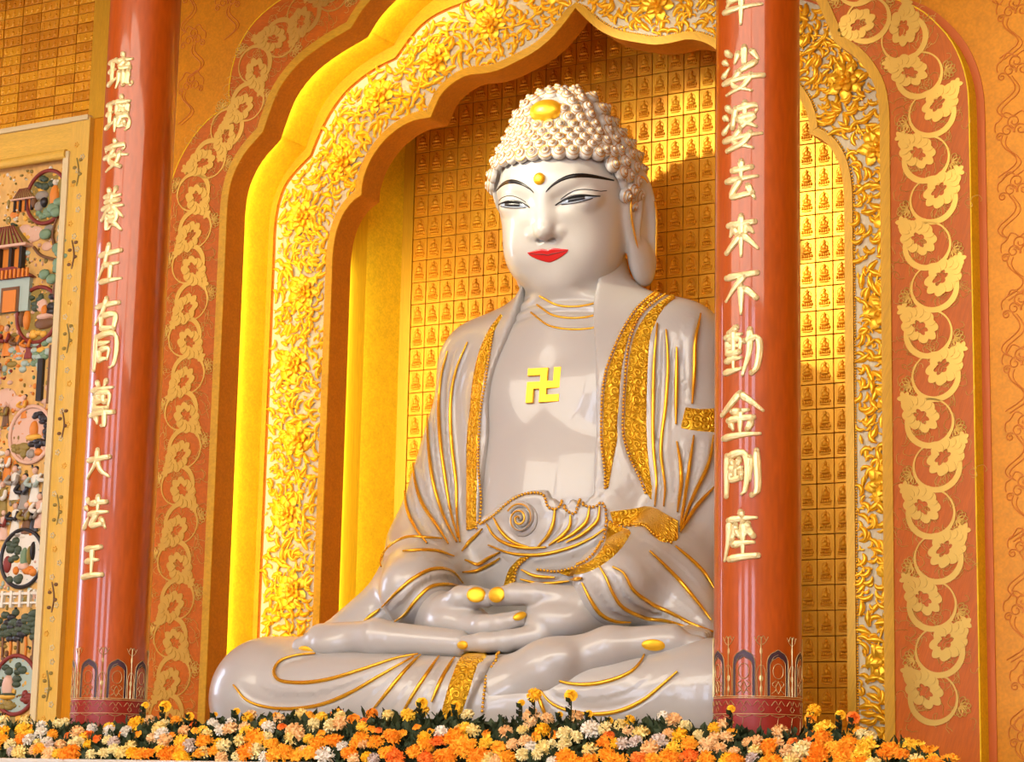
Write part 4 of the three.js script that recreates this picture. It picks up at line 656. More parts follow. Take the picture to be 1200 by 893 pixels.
// ---------------------------------------------------------------- gilt lotus scroll on the outer arch, incised clouds on the wall
{
  const inn = grow2(FP.lotusIn, 0.05), out = FP.lotusOut, L = [0]; for (let i = 1; i < inn.length; i++) L.push(L[i - 1] + (inn[i].distanceTo(inn[i - 1]) + out[i].distanceTo(out[i - 1])) / 2);
  const total = L[L.length - 1], at = (s, b) => { let i = 1; while (i < L.length - 1 && L[i] < s) i++; const t = clamp((s - L[i - 1]) / (L[i] - L[i - 1]), 0, 1), a = inn[i - 1].clone().lerp(inn[i], t), o = out[i - 1].clone().lerp(out[i], t), e = inn[i].clone().sub(inn[i - 1]).add(out[i]).sub(out[i - 1]); const p = a.lerp(o, b); p.z = 0.54; return { p, ang: atan2(e.y, e.x) - PI / 2 }; };
  const ext = (shape, d) => new THREE.ExtrudeGeometry(shape, { depth: d, bevelEnabled: false, curveSegments: 28 });
  const ringS = new THREE.Shape(); ringS.absellipse(0, 0, 0.122, 0.122, 0, 2 * PI, false); const hole = new THREE.Path(); hole.absellipse(-0.007, -0.008, 0.104, 0.103, 0, 2 * PI, true); ringS.holes.push(hole);
  const ring = ext(ringS, 0.004);
  const petalShape = (len, wid) => { const s = new THREE.Shape(); s.moveTo(0, 0); s.bezierCurveTo(wid, len * 0.3, wid * 0.8, len * 0.85, 0, len); s.bezierCurveTo(-wid * 0.8, len * 0.85, -wid, len * 0.3, 0, 0); return s; };
  // a many-petalled bloom seen from the side: two rows of petals round an open heart
  const bloom = (() => {
    const g = [], P = [], Hh = [];
    for (let i = 0; i < 72; i++) { const a = i / 72 * 2 * PI, q = 0.055 * (0.9 + 0.2 * abs(sin(a * 4.5))); P.push(new THREE.Vector2(cos(a) * q * 1.4, sin(a) * q * 1.02)); }
    for (let i = 0; i < 24; i++) { const a = -i / 24 * 2 * PI, q = 0.02 * (0.8 + 0.4 * abs(sin(a * 3))); Hh.push(new THREE.Vector2(cos(a) * q * 1.5 - 0.012, sin(a) * q + 0.006)); }
    const s = new THREE.Shape(P); s.holes.push(new THREE.Path(Hh)); g.push(ext(s, 0.004));
    for (let i = 0; i < 9; i++) { const a = -2.2 + i * 0.52, p = ext(petalShape(0.036, 0.015), 0.0065); p.rotateZ(a - PI / 2); p.translate(cos(a) * 0.038, sin(a) * 0.022, 0); g.push(p); }
    return merge(g);
  })();
  const outlinePts = (len, wid, a, r) => petalShape(len, wid).getPoints(5).map((p) => V3(p.x, p.y, 0.002).applyAxisAngle(V3(0, 0, 1), a - PI / 2).add(V3(cos(a) * r, sin(a) * r, 0)));
  const lotusLine = (() => { const g = []; for (let i = 0; i < 7; i++) g.push(tube(outlinePts(0.05 - abs(i - 3) * 0.004, 0.02, -1.5 + i * 0.5, 0.01), 0.0028, 24, 4)); for (let i = 0; i < 3; i++) g.push(tube(outlinePts(0.034, 0.016, -0.7 + i * 0.7, 0.004), 0.0028, 20, 4)); return merge(g); })();
  const star = (() => { const g = []; for (let i = 0; i < 5; i++) { const p = ext(petalShape(0.034, 0.017), 0.004); p.rotateZ(i * 1.256 + 0.3); g.push(p); } return merge(g); })();
  const fret = (seed) => { const r = rng(seed), g = []; for (let k = 0; k < 7; k++) { const pts = []; let x = (r() - 0.5) * 0.05, y = (r() - 0.5) * 0.2, a = r() * 6.28; for (let i = 0; i < 7; i++) { pts.push(V3(x, y, 0.0015)); a += (r() - 0.3) * 1.6; x += cos(a) * 0.014; y += sin(a) * 0.014; } g.push(tube(pts, 0.0015, 20, 4)); } return merge(g); };
  const frets = [fret(1), fret(2), fret(3)];
  const step = 0.2165, n = floor((total - 0.3) / step), half = total / 2;
  for (let i = 0; i < n; i++) {
    const s = 0.16 + i * step, left = s < half, alt = i % 2, b = 0.5 + (alt ? 0.045 : -0.045) * (left ? 1 : -1);
    const { p, ang } = at(s, b), flip = alt ? 1 : -1;
    const put = (name, geo, dx, dy, rot, sx, z) => { const m = mesh(name, geo, M.scrollGold, lotusArch); m.position.set(p.x + dx * cos(ang) - dy * sin(ang), p.y + dx * sin(ang) + dy * cos(ang), 0.5405 + (z || 0)); m.rotation.z = ang + (rot || 0); m.scale.set(sx || 1, 1, 1); return m; };
    if (p.y < 1.72 || p.y > 6.5) continue;
    put('scroll_ring', ring, 0, 0, 0, flip);
    put('flower_motif', bloom, 0.045 * flip, -0.05, flip > 0 ? -0.75 : 0.75 + PI, 1, 0.001).scale.set(1.3, 1.3, 1);
    put('lotus_outline', lotusLine, -flip * 0.125, 0.03, flip > 0 ? PI - 0.5 : 0.4, 1);
    put('small_flower', star, flip * 0.125, -0.13, i, 1);
    put('scroll_lines', frets[i % 3], -flip * 0.11, -0.1, 0, flip); put('scroll_lines', frets[(i + 1) % 3], 0, 0.02, 0.4, flip); put('scroll_lines', frets[(i + 2) % 3], flip * 0.1, 0.02, 1.4, flip); put('scroll_lines', frets[i % 3], flip * 0.09, 0.06, 2.4, flip); put('scroll_lines', frets[(i + 1) % 3], -flip * 0.1, 0.1, 0.9, flip);
  }
}
{ // clouds: curled heads with trailing ribbons
  const curl = (cx, cy, r, turn, a0) => { const p = []; for (let i = 0; i <= 22; i++) { const t = i / 22, a = a0 + turn * t * 2 * PI * 1.35, q = r * (1 - 0.75 * t); p.push(V3(cx + cos(a) * q, cy + sin(a) * q, 0)); } return p; };
  const make = (seed) => {
    const r = rng(seed), g = [], L = (p, w) => g.push(tube(p, w || 0.0034, p.length * 3, 5));
    L(curl(-0.035, 0, 0.034, 1, -0.4)); L(curl(0.035, 0, 0.034, -1, PI + 0.4)); L(curl(0, 0.045, 0.038, 1, -1.6)); L(curl(0.075, -0.03, 0.022, -1, 2.4)); L(curl(-0.078, -0.028, 0.022, 1, 0.8));
    const tail = []; for (let i = 0; i <= 12; i++) { const t = i / 12; tail.push(V3(0.05 * sin(t * 6 + seed) * (0.4 + t) + 0.02, -0.03 - t * 0.22, 0)); } L(tail); L(tail.map((p) => V3(p.x + 0.022, p.y + 0.01, 0)));
    const arc = []; for (let i = 0; i <= 16; i++) { const a = 3.4 - i / 16 * 3.7; arc.push(V3(cos(a) * 0.1, 0.015 + sin(a) * 0.075 * (1 + 0.2 * sin(a * 7)), 0)); } L(arc);
    return merge(g);
  };
  const G = [make(1), make(2), make(3), make(4)], r = rng(9), inside = (x, y) => { const P = grow2(FP.lotusOut, 0.09); let c = false; for (let i = 0, j = P.length - 1; i < P.length; j = i++) if ((P[i].y > y) !== (P[j].y > y) && x < (P[j].x - P[i].x) * (y - P[i].y) / (P[j].y - P[i].y) + P[i].x) c = !c; return c; };
  const spots = []; for (const sx of [-1, 1]) for (let y = 1.85; y < 7.2; y += 0.29) { spots.push([sx * (2.63 + 0.03 * (r() - 0.5)), y + 0.05 * r()]); spots.push([sx * (2.87 + 0.03 * r()), y + 0.15]); for (const x of [2.4, 2.15, 1.9, 1.65, 1.4]) if (y > 5.3 && !inside(sx * x, y - 0.12) && !inside(sx * (x - 0.08), y - 0.1)) spots.push([sx * x, y + 0.12 * (x * 7 % 1)]); }
  spots.forEach(([x, y], i) => { if (x < -2.97) return; const m = mesh('cloud_motif', G[i % 4], M.cloudLine, wallFront); m.position.set(x, y, 0.421); m.scale.set((i % 2 ? 1 : -1) * 0.95, 0.95, 1); });
}
// ---------------------------------------------------------------- the wall left of the niche: gilt tiles above a framed relief mural
{
  const tw = 0.152, th = 0.0635, G = [0, 1, 2].map((k) => { const parts = [new RoundedBoxGeometry(tw - 0.005, th - 0.004, 0.016, 1, 0.003)], r = rng(60 + k); for (let i = 0; i < 3; i++) { const x = (i - 1) * 0.048; parts.push(blob(x, -0.006, 0.007, 0.013, 0.013, 0.008, 6), blob(x, 0.013, 0.007, 0.0065, 0.0075, 0.006, 6), blob(x, -0.021, 0.007, 0.019, 0.005, 0.006, 6)); } return merge(parts); });
  const w = tagWall('tile_wall', 'wall of small gilt tiles above the relief mural, left of the niche', 'tiled wall');
  function tagWall(name, label, cat) { return thing(name, label, cat, V3(0, 0, 0)); }
  mesh('bed', box(-5.6, 5.6, 0.415, -3.15, 8, 0.432), M.tileBack, w); mesh('edge_strip', box(-3.155, 5.6, 0.42, -3.02, 8, 0.46), M.ochre, w);
  const mats = [M.tile, M.tile2, M.tile3], r = rng(21);
  for (let i = 0; i < 6; i++) for (let j = 0; j < 18; j++) { const m = mesh('tile', G[floor(r() * 3)], mats[floor(r() * 3)], w); m.position.set(-3.222 - i * tw, 5.636 + j * th, 0.439 + (r() - 0.5) * 0.004); m.rotation.set((r() - 0.5) * 0.03, (r() - 0.5) * 0.03, 0); }
}
{
  const t = thing('relief_mural', 'painted relief mural of figures, trees and round medallions in a gilt frame, far left', 'mural', V3(0, 0, 0.42));
  const col = (h, rough, more) => std(h, rough || 0.6, 0, more), sand = col(0xe3b263, 0.75, { map: TX.soft, bumpMap: TX.bump, bumpScale: 0.002 }), frameM = col(0xecbc48, 0.5, { map: TX.soft, bumpMap: TX.bump, bumpScale: 0.0015 }), paleM = col(0xe4cf9c, 0.6, { map: TX.soft });
  mesh('ground', box(-5.6, 1.4, 0, -3.2, 5.4, 0.02), sand, t);
  mesh('frame', box(-3.262, 1.4, 0, -3.112, 5.6, 0.07), frameM, t); mesh('frame', box(-5.6, 5.4, 0, -3.2625, 5.6, 0.066), frameM, t);
  mesh('frame_moulding', box(-3.3, 1.4, 0, -3.255, 5.4, 0.085), paleM, t); mesh('frame_moulding', new THREE.CylinderGeometry(0.03, 0.03, 2.3, 12).rotateZ(PI / 2).translate(-4.43, 5.385, 0.075), frameM, t); mesh('frame_moulding', box(-5.6, 5.585, 0, -3.12, 5.615, 0.085), paleM, t);
  mesh('side_strip', box(-3.112, 1.4, 0, -3.02, 5.62, 0.03), M.cloud, t);
  const r = rng(31), C = { blk: col(0x1d1a1c, 0.4), red: col(0x7a2418), org: col(0xd07a1e), wht: col(0xd8d2c2), grn: col(0x6f8a6a), dgr: col(0x3d4a34), pnk: col(0xd0a890), teal: col(0x9fb0a4), brn: col(0x6b4522), olv: col(0x8a7430), gry: col(0x8d8578), yel: col(0xdba53a) };
  const lump = (name, x, y, sx, sy, sz, m, par) => mesh(name, blob(x, y, 0.022, sx, sy, sz || 0.02, 9), m, par || t);
  function figure(x, y, h, robe, sash, hair) { // small robed person in relief
    const g = new THREE.Group(); g.name = numbered('figure_relief'); g.position.set(x, y, 0.02); t.add(g);
    const pr = [[0.17, 0], [0.2, 0.03], [0.16, 0.3], [0.13, 0.5], [0.17, 0.62], [0.15, 0.72], [0.06, 0.78]].map(([a, b]) => new THREE.Vector2(a * h, b * h));
    mesh('robe', new THREE.LatheGeometry(pr, 10).scale(1, 1, 0.55), C[robe], g);
    mesh('sleeve', merge([-1, 1].map((s) => taperTube([V3(s * 0.15 * h, 0.68 * h, 0.02), V3(s * 0.2 * h, 0.5 * h, 0.04), V3(s * 0.05 * h, 0.46 * h, 0.1 * h)], (q) => lerp(0.05, 0.07, q) * h, 8, 7))), C[sash], g);
    mesh('head', blob(0, 0.87 * h, 0.01, 0.085 * h, 0.1 * h, 0.08 * h, 9), C.pnk, g); mesh('hair', blob(0, 0.94 * h, 0, 0.095 * h, 0.075 * h, 0.075 * h, 8), C[hair], g);
    mesh('sash', new THREE.TorusGeometry(0.135 * h, 0.016 * h, 5, 14).rotateX(PI / 2).scale(1, 1, 0.6).translate(0, 0.5 * h, 0), C.red, g);
  }
  function pine(x, y, s, m1, m2) { const g = new THREE.Group(); g.name = numbered('pine_tree_relief'); g.position.set(x, y, 0.02); t.add(g); mesh('trunk', merge([taperTube([V3(0.02, -0.3, 0.01), V3(0.06, -0.1, 0.02), V3(-0.02, 0.1, 0.02), V3(0.05, 0.32, 0.01)].map((v) => v.multiplyScalar(s)), (q) => 0.018 * s * (1.2 - q), 14, 6), taperTube([V3(0.05, -0.08, 0.02), V3(-0.1, -0.03, 0.03), V3(-0.17, 0.03, 0.02)].map((v) => v.multiplyScalar(s)), (q) => 0.011 * s, 10, 6)]), C[m2], g); for (let i = 0; i < 16; i++) { const a = r() * 6.28, q = sqrt(r()); mesh('foliage', blob(cos(a) * q * 0.13 * s + 0.02, -0.2 * s + i * 0.034 * s, 0.02 + r() * 0.02, (0.04 + 0.02 * r()) * s, (0.026 + 0.012 * r()) * s, 0.022, 8), C[m1], g); } }
  function medallion(x, y, rad, rim, ground, seed) {
    const g = new THREE.Group(); g.name = numbered('medallion'); g.position.set(x, y, 0.02); t.add(g); const q = rng(seed);
    mesh('rim', new THREE.TorusGeometry(rad, 0.012, 10, 56).scale(1, 1.05, 1).translate(0, 0, 0.012), C[rim], g); mesh('plate', new THREE.CylinderGeometry(rad, rad, 0.016, 48).rotateX(PI / 2).scale(1, 1.05, 1), C[ground], g);
    const L = (n, a, b, c, d, e, m) => mesh(n, blob(a * rad, b * rad, 0.008, c * rad, d * rad, e || 0.018, 9), C[m], g); return { g, L, q, rad };
  }
  for (let i = 0; i < 60; i++) { const y = 1.95 + r() * 3.4; lump(i % 2 ? 'cloud_relief' : 'rock_relief', -3.95 + r() * 0.62, y, 0.02 + 0.03 * r(), 0.012 + 0.016 * r(), 0.012, [C.pnk, C.yel, C.olv, C.teal, C.org, C.wht, C.gry][floor(r() * 7)]); }
  for (let i = 0; i < 14; i++) figure(-3.9 + r() * 0.16, 2.5 + i * 0.135, 0.17 + 0.04 * r(), ['org', 'wht', 'brn', 'gry', 'olv', 'pnk'][i % 6], ['red', 'olv', 'wht', 'blk'][i % 4], i % 5 ? 'blk' : 'dgr');
  const leafy = (M_, cx, cy, w, h, n, m) => { for (let i = 0; i < n; i++) M_.L('foliage', cx + (M_.q() - 0.5) * w, cy + (M_.q() - 0.5) * h, 0.13 + 0.1 * M_.q(), 0.09 + 0.07 * M_.q(), 0.02, m); };
  { const m = medallion(-3.46, 5.144, 0.16, 'red', 'olv', 1); leafy(m, -0.2, 0.6, 0.9, 0.35, 7, 'dgr'); m.L('robe', 0.4, -0.05, 0.22, 0.5, 0.03, 'org'); m.L('head', 0.42, 0.52, 0.1, 0.13, 0.03, 'wht'); m.L('table', -0.25, 0.08, 0.34, 0.2, 0.025, 'gry'); m.L('rock', -0.1, -0.2, 0.18, 0.22, 0.03, 'blk'); m.L('robe', -0.35, -0.35, 0.2, 0.22, 0.03, 'gry'); m.L('robe', -0.6, -0.15, 0.14, 0.25, 0.03, 'brn'); leafy(m, -0.1, -0.68, 1.0, 0.25, 7, 'grn'); }
  { const m = medallion(-3.475, 4.4, 0.165, 'red', 'olv', 2); leafy(m, -0.3, 0.5, 0.9, 0.5, 12, 'dgr'); leafy(m, 0.6, 0.35, 0.35, 0.6, 5, 'blk'); m.L('cloud', 0.15, 0.35, 0.3, 0.25, 0.02, 'pnk'); m.L('robe', 0.35, 0.12, 0.16, 0.24, 0.03, 'org'); m.L('seat', 0.35, -0.1, 0.42, 0.13, 0.03, 'pnk'); m.L('rock', 0.35, -0.35, 0.5, 0.24, 0.02, 'brn'); m.L('robe', -0.5, -0.15, 0.16, 0.4, 0.03, 'org'); m.L('robe', -0.75, -0.1, 0.12, 0.32, 0.03, 'brn'); leafy(m, 0, -0.75, 0.8, 0.2, 5, 'yel'); }
  { const m = medallion(-3.472, 3.657, 0.165, 'pnk', 'pnk', 3); leafy(m, 0.35, 0.62, 0.8, 0.4, 8, 'blk'); leafy(m, 0.75, 0.0, 0.25, 0.8, 6, 'blk'); m.L('robe', 0.15, 0.15, 0.2, 0.36, 0.03, 'org'); m.L('robe', 0.15, -0.12, 0.4, 0.14, 0.03, 'yel'); leafy(m, 0.35, -0.38, 0.6, 0.25, 6, 'blk'); leafy(m, -0.5, -0.5, 0.6, 0.5, 8, 'olv'); m.L('rock', 0.05, -0.72, 0.22, 0.18, 0.02, 'gry'); m.L('rock', 0.42, -0.68, 0.2, 0.15, 0.02, 'org'); }
  { const m = medallion(-3.48, 2.904, 0.165, 'blk', 'wht', 4); leafy(m, -0.5, 0.35, 0.6, 0.8, 10, 'dgr'); m.L('robe', 0.5, 0.25, 0.1, 0.35, 0.03, 'blk'); m.L('robe', 0.35, 0.1, 0.1, 0.35, 0.03, 'olv'); m.L('robe', 0.1, 0.0, 0.16, 0.4, 0.03, 'grn'); m.L('robe', 0.1, -0.3, 0.26, 0.16, 0.03, 'pnk'); m.L('rock', -0.7, -0.2, 0.2, 0.32, 0.02, 'red'); leafy(m, 0, -0.45, 1.2, 0.15, 6, 'org'); leafy(m, -0.3, -0.72, 0.5, 0.2, 4, 'dgr'); }
  { const m = medallion(-3.474, 2.15, 0.165, 'red', 'teal', 5); leafy(m, -0.1, 0.6, 1.0, 0.3, 7, 'dgr'); m.L('robe', -0.35, -0.05, 0.26, 0.42, 0.03, 'pnk'); m.L('robe', -0.35, -0.42, 0.4, 0.12, 0.03, 'yel'); leafy(m, 0.1, 0.12, 0.2, 0.25, 4, 'dgr'); m.L('rock', -0.3, -0.34, 0.36, 0.06, 0.035, 'dgr'); leafy(m, -0.3, -0.7, 0.6, 0.2, 6, 'olv'); leafy(m, 0.55, -0.45, 0.25, 0.3, 5, 'red'); leafy(m, -0.8, -0.1, 0.2, 0.5, 4, 'dgr'); }
  { // crowded small relief work between the figures, too fine to tell apart
    const zonesOf = [[1.9, 2.35, ['olv', 'yel', 'brn']], [2.35, 2.62, ['dgr', 'blk', 'olv']], [2.62, 3.02, ['wht', 'pnk', 'teal']], [3.02, 3.5, ['gry', 'wht', 'blk', 'olv', 'org', 'pnk']], [3.5, 4.0, ['pnk', 'org', 'olv']], [4.0, 4.3, ['teal', 'grn', 'org', 'red']], [4.3, 4.9, ['pnk', 'grn', 'yel', 'olv']], [4.9, 5.36, ['yel', 'olv', 'wht']]], by = {};
    for (let i = 0; i < 1500; i++) { const y = 1.92 + r() * 3.42, x = -3.98 + r() * 0.7, cs = zonesOf.find((q) => y < q[1])[2], c = cs[floor(r() * cs.length)], w = 0.006 + 0.014 * r() * r(); (by[c] = by[c] || []).push(blob(x, y, 0.021, w * (0.6 + r()), w * (0.6 + r()), 0.008 + 0.008 * r(), 6)); }
    for (const c in by) mesh('fine_relief', merge(by[c]), C[c], t).userData.kind = 'stuff';
    for (let k = 0; k < 46; k++) { const y = 1.7 + k * 0.083, x = -3.188 + 0.035 * sin(k * 1.9); mesh('frame_blossom', merge([0, 1, 2, 3, 4].map((i) => blob(x + 0.013 * cos(i * 1.257), y + 0.013 * sin(i * 1.257), 0.07, 0.008, 0.008, 0.006, 6))), k % 3 ? paleM : C.yel, t); }
  }
  function pavilion(x, y, s, tall) {
    const g = new THREE.Group(); g.name = numbered('pavilion_relief'); g.position.set(x, y, 0.02); g.scale.setScalar(s); t.add(g);
    const roof = (w, h, yy) => { const s2 = new THREE.Shape([[-w, 0], [-w * 0.86, 0.02], [-w * 0.35, h], [w * 0.35, h], [w * 0.86, 0.02], [w, 0]].map(([a, b]) => new THREE.Vector2(a, b + yy))); return new THREE.ExtrudeGeometry(s2, { depth: 0.05, bevelEnabled: false }); };
    mesh('roof', roof(0.17, 0.12, 0.2), C.olv, g); for (let i = -4; i <= 4; i++) mesh('roof_ridge', tube([V3(i * 0.014, 0.32, 0.052), V3(i * 0.036, 0.205, 0.056)], 0.005, 2, 5), C.red, g);
    mesh('eaves', box(-0.175, 0.19, 0, 0.175, 0.205, 0.065), C.pnk, g); for (const k of [-0.13, -0.05, 0.04, 0.12]) mesh('post', box(k - 0.011, 0.06, 0.01, k + 0.011, 0.19, 0.045), C.blk, g); mesh('wall', box(-0.13, 0.06, 0, 0.13, 0.19, 0.018), C.org, g);
    if (tall) { mesh('roof', roof(0.22, 0.07, 0), C.red, g); for (let i = -6; i <= 6; i++) mesh('roof_tile', box(i * 0.032 - 0.007, -0.002, 0.05, i * 0.032 + 0.007, 0.05, 0.062), C.org, g); mesh('wall', box(-0.19, -0.2, 0, 0.19, 0, 0.03), C.teal, g); mesh('doorway', box(-0.02, -0.2, 0.02, 0.12, -0.05, 0.036), C.brn, g); mesh('door_opening', box(0, -0.2, 0.03, 0.1, -0.07, 0.04), C.org, g); }
  }
  pavilion(-3.74, 4.64, 1.05, true); pavilion(-3.64, 5.04, 0.55, false);
  pine(-3.37, 4.8, 0.95, 'grn', 'brn'); pine(-3.72, 4.9, 0.3, 'dgr', 'brn');
  for (const [x, y, s] of [[-3.55, 4.92, 0.05], [-3.63, 4.95, 0.04], [-3.44, 4.83, 0.03], [-3.6, 4.21, 0.05], [-3.7, 3.9, 0.06], [-3.6, 3.86, 0.05]]) lump('cloud_relief', x, y, s * 1.5, s, 0.012, C.pnk);
  for (let i = 0; i < 26; i++) lump('bush_relief', -3.68 + r() * 0.36, 4.17 + (r() - 0.5) * 0.16 - i * 0.001, 0.03, 0.02, 0.018, i % 3 ? C.teal : C.grn);
  [[-3.72, 4.16, 0.2, 'org', 'red', 'blk'], [-3.62, 4.14, 0.19, 'org', 'brn', 'blk'], [-3.54, 4.13, 0.17, 'red', 'org', 'blk'], [-3.54, 3.76, 0.15, 'org', 'yel', 'blk'], [-3.69, 3.72, 0.16, 'brn', 'olv', 'dgr'], [-3.65, 3.38, 0.2, 'org', 'wht', 'blk'], [-3.58, 3.26, 0.22, 'wht', 'gry', 'blk'], [-3.67, 3.17, 0.22, 'olv', 'wht', 'blk'], [-3.5, 3.2, 0.22, 'gry', 'blk', 'blk'], [-3.42, 3.24, 0.22, 'wht', 'teal', 'blk'], [-3.37, 3.08, 0.22, 'pnk', 'wht', 'blk'], [-3.47, 3.05, 0.2, 'brn', 'olv', 'blk'], [-3.56, 3.05, 0.2, 'wht', 'blk', 'blk'], [-3.65, 3.02, 0.19, 'pnk', 'red', 'gry'], [-3.33, 3.28, 0.19, 'gry', 'wht', 'blk'], [-3.72, 3.3, 0.2, 'wht', 'olv', 'blk'], [-3.41, 3.06, 0.19, 'blk', 'gry', 'blk']].forEach((a) => figure(...a));
  mesh('dark_screen', box(-3.44, 3.86, 0.02, -3.4, 4.12, 0.045), C.blk, t); mesh('dark_screen', box(-3.36, 3.84, 0.02, -3.34, 4.2, 0.04), C.brn, t);
  mesh('fence_relief', merge([box(-3.7, 2.685, 0.02, -3.31, 2.7, 0.04), box(-3.7, 2.63, 0.02, -3.31, 2.642, 0.04), ...[0, 1, 2, 3, 4, 5].map((k) => box(-3.69 + k * 0.07, 2.61, 0.02, -3.672 + k * 0.07, 2.71, 0.045))]), C.wht, t);
  for (let i = 0; i < 46; i++) lump('foliage_relief', -3.69 + r() * 0.37, 2.42 + r() * 0.17, 0.028 + 0.012 * r(), 0.022, 0.02, i % 5 ? C.dgr : C.blk);
  for (let i = 0; i < 6; i++) mesh('trunk_relief', taperTube([V3(-3.66 + i * 0.06, 2.3, 0.02), V3(-3.65 + i * 0.06, 2.38, 0.03), V3(-3.67 + i * 0.06, 2.46, 0.02)], () => 0.009, 6, 5), i % 2 ? C.brn : C.org, t);
  for (let i = 0; i < 20; i++) lump('ground_relief', -3.68 + r() * 0.36, 1.9 + r() * 0.06, 0.035, 0.025, 0.015, i % 2 ? C.olv : C.yel);
  for (let k = 0; k < 7; k++) { const y = 2.05 + k * 0.52; mesh('frame_spray', merge([taperTube([V3(-3.19, y, 0.07), V3(-3.175, y + 0.09, 0.075), V3(-3.2, y + 0.18, 0.07)], () => 0.005, 8, 5), ...[0, 1, 2, 3].map((i) => blob(-3.19 + (i % 2 ? 0.022 : -0.022), y + 0.03 + i * 0.045, 0.072, 0.017, 0.011, 0.008, 7))]), k % 2 ? C.brn : C.olv, t); }
}
// ---------------------------------------------------------------- altar platform and the bank of flowers along its front edge
{
  const t = thing('altar_platform', 'long pale marble altar platform carrying the statue, the columns and the flowers', 'altar', V3(0, 0, 0));
  mesh('base', box(-5.5, 0, 0.6, 2.86, 1.64, 2.16), M.marble, t); mesh('top_slab', new RoundedBoxGeometry(8.44, 0.06, 1.68, 2, 0.012).translate(-1.29, 1.67, 1.4), M.marble, t);
  const pl = mesh('statue_plinth', new RoundedBoxGeometry(2.9, 0.1, 1.6, 2, 0.02).translate(0, 1.75, 0.25), M.marble); tag(pl, 'low pale stone plinth hidden beneath the seated statue', 'plinth');
}
{
  const r = rng(404);
  const petalGeo = (len, wid, cup) => { const rows = []; for (let i = 0; i <= 3; i++) { const s = i / 3, w = wid * (0.35 + 0.65 * sin(PI * (0.15 + s * 0.75))); rows.push([-1, 0, 1].map((q) => V3(q * w, s * len, cup * s * s + abs(q) * w * 0.35))); } return ribbon(rows); };
  // pompom: petals spread over a dome, shorter and more upright towards the top
  function pompom(n, R, flat, len, wid) { const g = []; for (let i = 0; i < n; i++) { const u = 1 - (i + 0.5) / n * 1.25, th = Math.acos(clamp(u, -1, 1)), ph = i * 2.39996; const p = petalGeo(len * (0.7 + 0.5 * sin(th)), wid, len * 0.35), q = new THREE.Quaternion().setFromUnitVectors(V3(0, 0, 1), V3(sin(th) * cos(ph), cos(th) * flat, sin(th) * sin(ph)).normalize()); p.rotateX(0.5); p.rotateZ(ph * 3.1); p.translate(0, 0, R * 0.8); p.applyQuaternion(q); p.scale(1, flat, 1); g.push(p); } g.push(blob(0, 0, 0, R * 0.8, R * 0.75 * flat, R * 0.8, 8)); return merge(g); }
  function rose(R) { const g = []; for (let k = 0; k < 5; k++) { const n = 3 + k, rr = R * (0.14 + 0.2 * k); for (let i = 0; i < n; i++) { const p = petalGeo(R * (0.75 - 0.02 * k), R * 0.42, -R * 0.1 * k); p.rotateX(-0.08 - k * 0.2); p.rotateX(PI / 2).rotateX(-PI / 2); p.translate(0, -R * 0.25 - k * R * 0.02, rr); p.rotateY(i / n * 2 * PI + k * 0.7); g.push(p); } } return merge(g); }
  function spray(R) { const g = [], f = pompom(22, R * 0.36, 0.9, R * 0.24, R * 0.1); for (let i = 0; i < 9; i++) { const a = i * 2.4, q = sqrt(i / 9) * R * 0.72; g.push(f.clone().rotateX((r() - 0.5)).translate(cos(a) * q, R * 0.35 * (1 - q / R) + (r() - 0.5) * R * 0.2, sin(a) * q)); } return merge(g); }
  const R0 = 0.03, kinds = { pompom: [0, 1, 2].map((k) => pompom(58 + k * 8, R0, 0.92, 0.016, 0.0062)), rose: [rose(R0), rose(R0 * 1.08)], spray: [spray(R0 * 1.15), spray(R0 * 1.2)] };
  const fl = (h) => phys(h, 0.75, 0, { sheen: 0.2 });
  const tints = { 'orange': [0xffa616, 0xf99812, 0xffb224], 'deep orange': [0xf67a1c, 0xf8882c], 'golden yellow': [0xffc61c, 0xffd238], 'pale yellow': [0xf6df8c, 0xf4e4a4], 'cream white': [0xf2ead8, 0xece4d4], 'dusty pink': [0xdccbbc, 0xd3beb2], 'peach': [0xf8cf92, 0xf5c684] };
  const mats = {}; for (const k in tints) mats[k] = tints[k].map(fl);
  const green = [fl(0x2c3a18), fl(0x1d2a14), fl(0x46521f)];
  const leafG = (() => { const rows = []; for (let i = 0; i <= 5; i++) { const s = i / 5, w = 0.013 * sin(PI * (0.05 + s * 0.93)) * (1 + 0.25 * (i % 2)); rows.push([-1, 0, 1].map((q) => V3(q * w, s * 0.045, -0.012 * s * s + abs(q) * 0.004))); } return ribbon(rows); })();
  const dark = []; // foliage under the blooms
  // bank: height of its surface above the slab
  const endFall = (x) => 1 - smooth(2.25, 2.86, x) * 0.9, top = (x) => 0.15 + 0.07 * noise3(x * 2.6, 4.2, 1.1) + 0.035 * exp(-pow((x - 0.1) / 0.9, 2));
  const surf = (x, v) => V3(x, 1.712 + v * top(x) * endFall(x), 2.2 - 0.2 * pow(v, 1.1) - 0.12 * max(0, v - 0.75));
  const zones = [[-1.95, 'under the mural'], [-1.25, 'before the left column'], [-0.55, 'below the left-hand knee'], [0.1, 'below the gilt hem'], [0.75, "beneath the statue's lap"], [1.35, 'below the right-hand knee'], [1.95, 'before the right column'], [9, "at the bank's right end"]];
  const items = [];
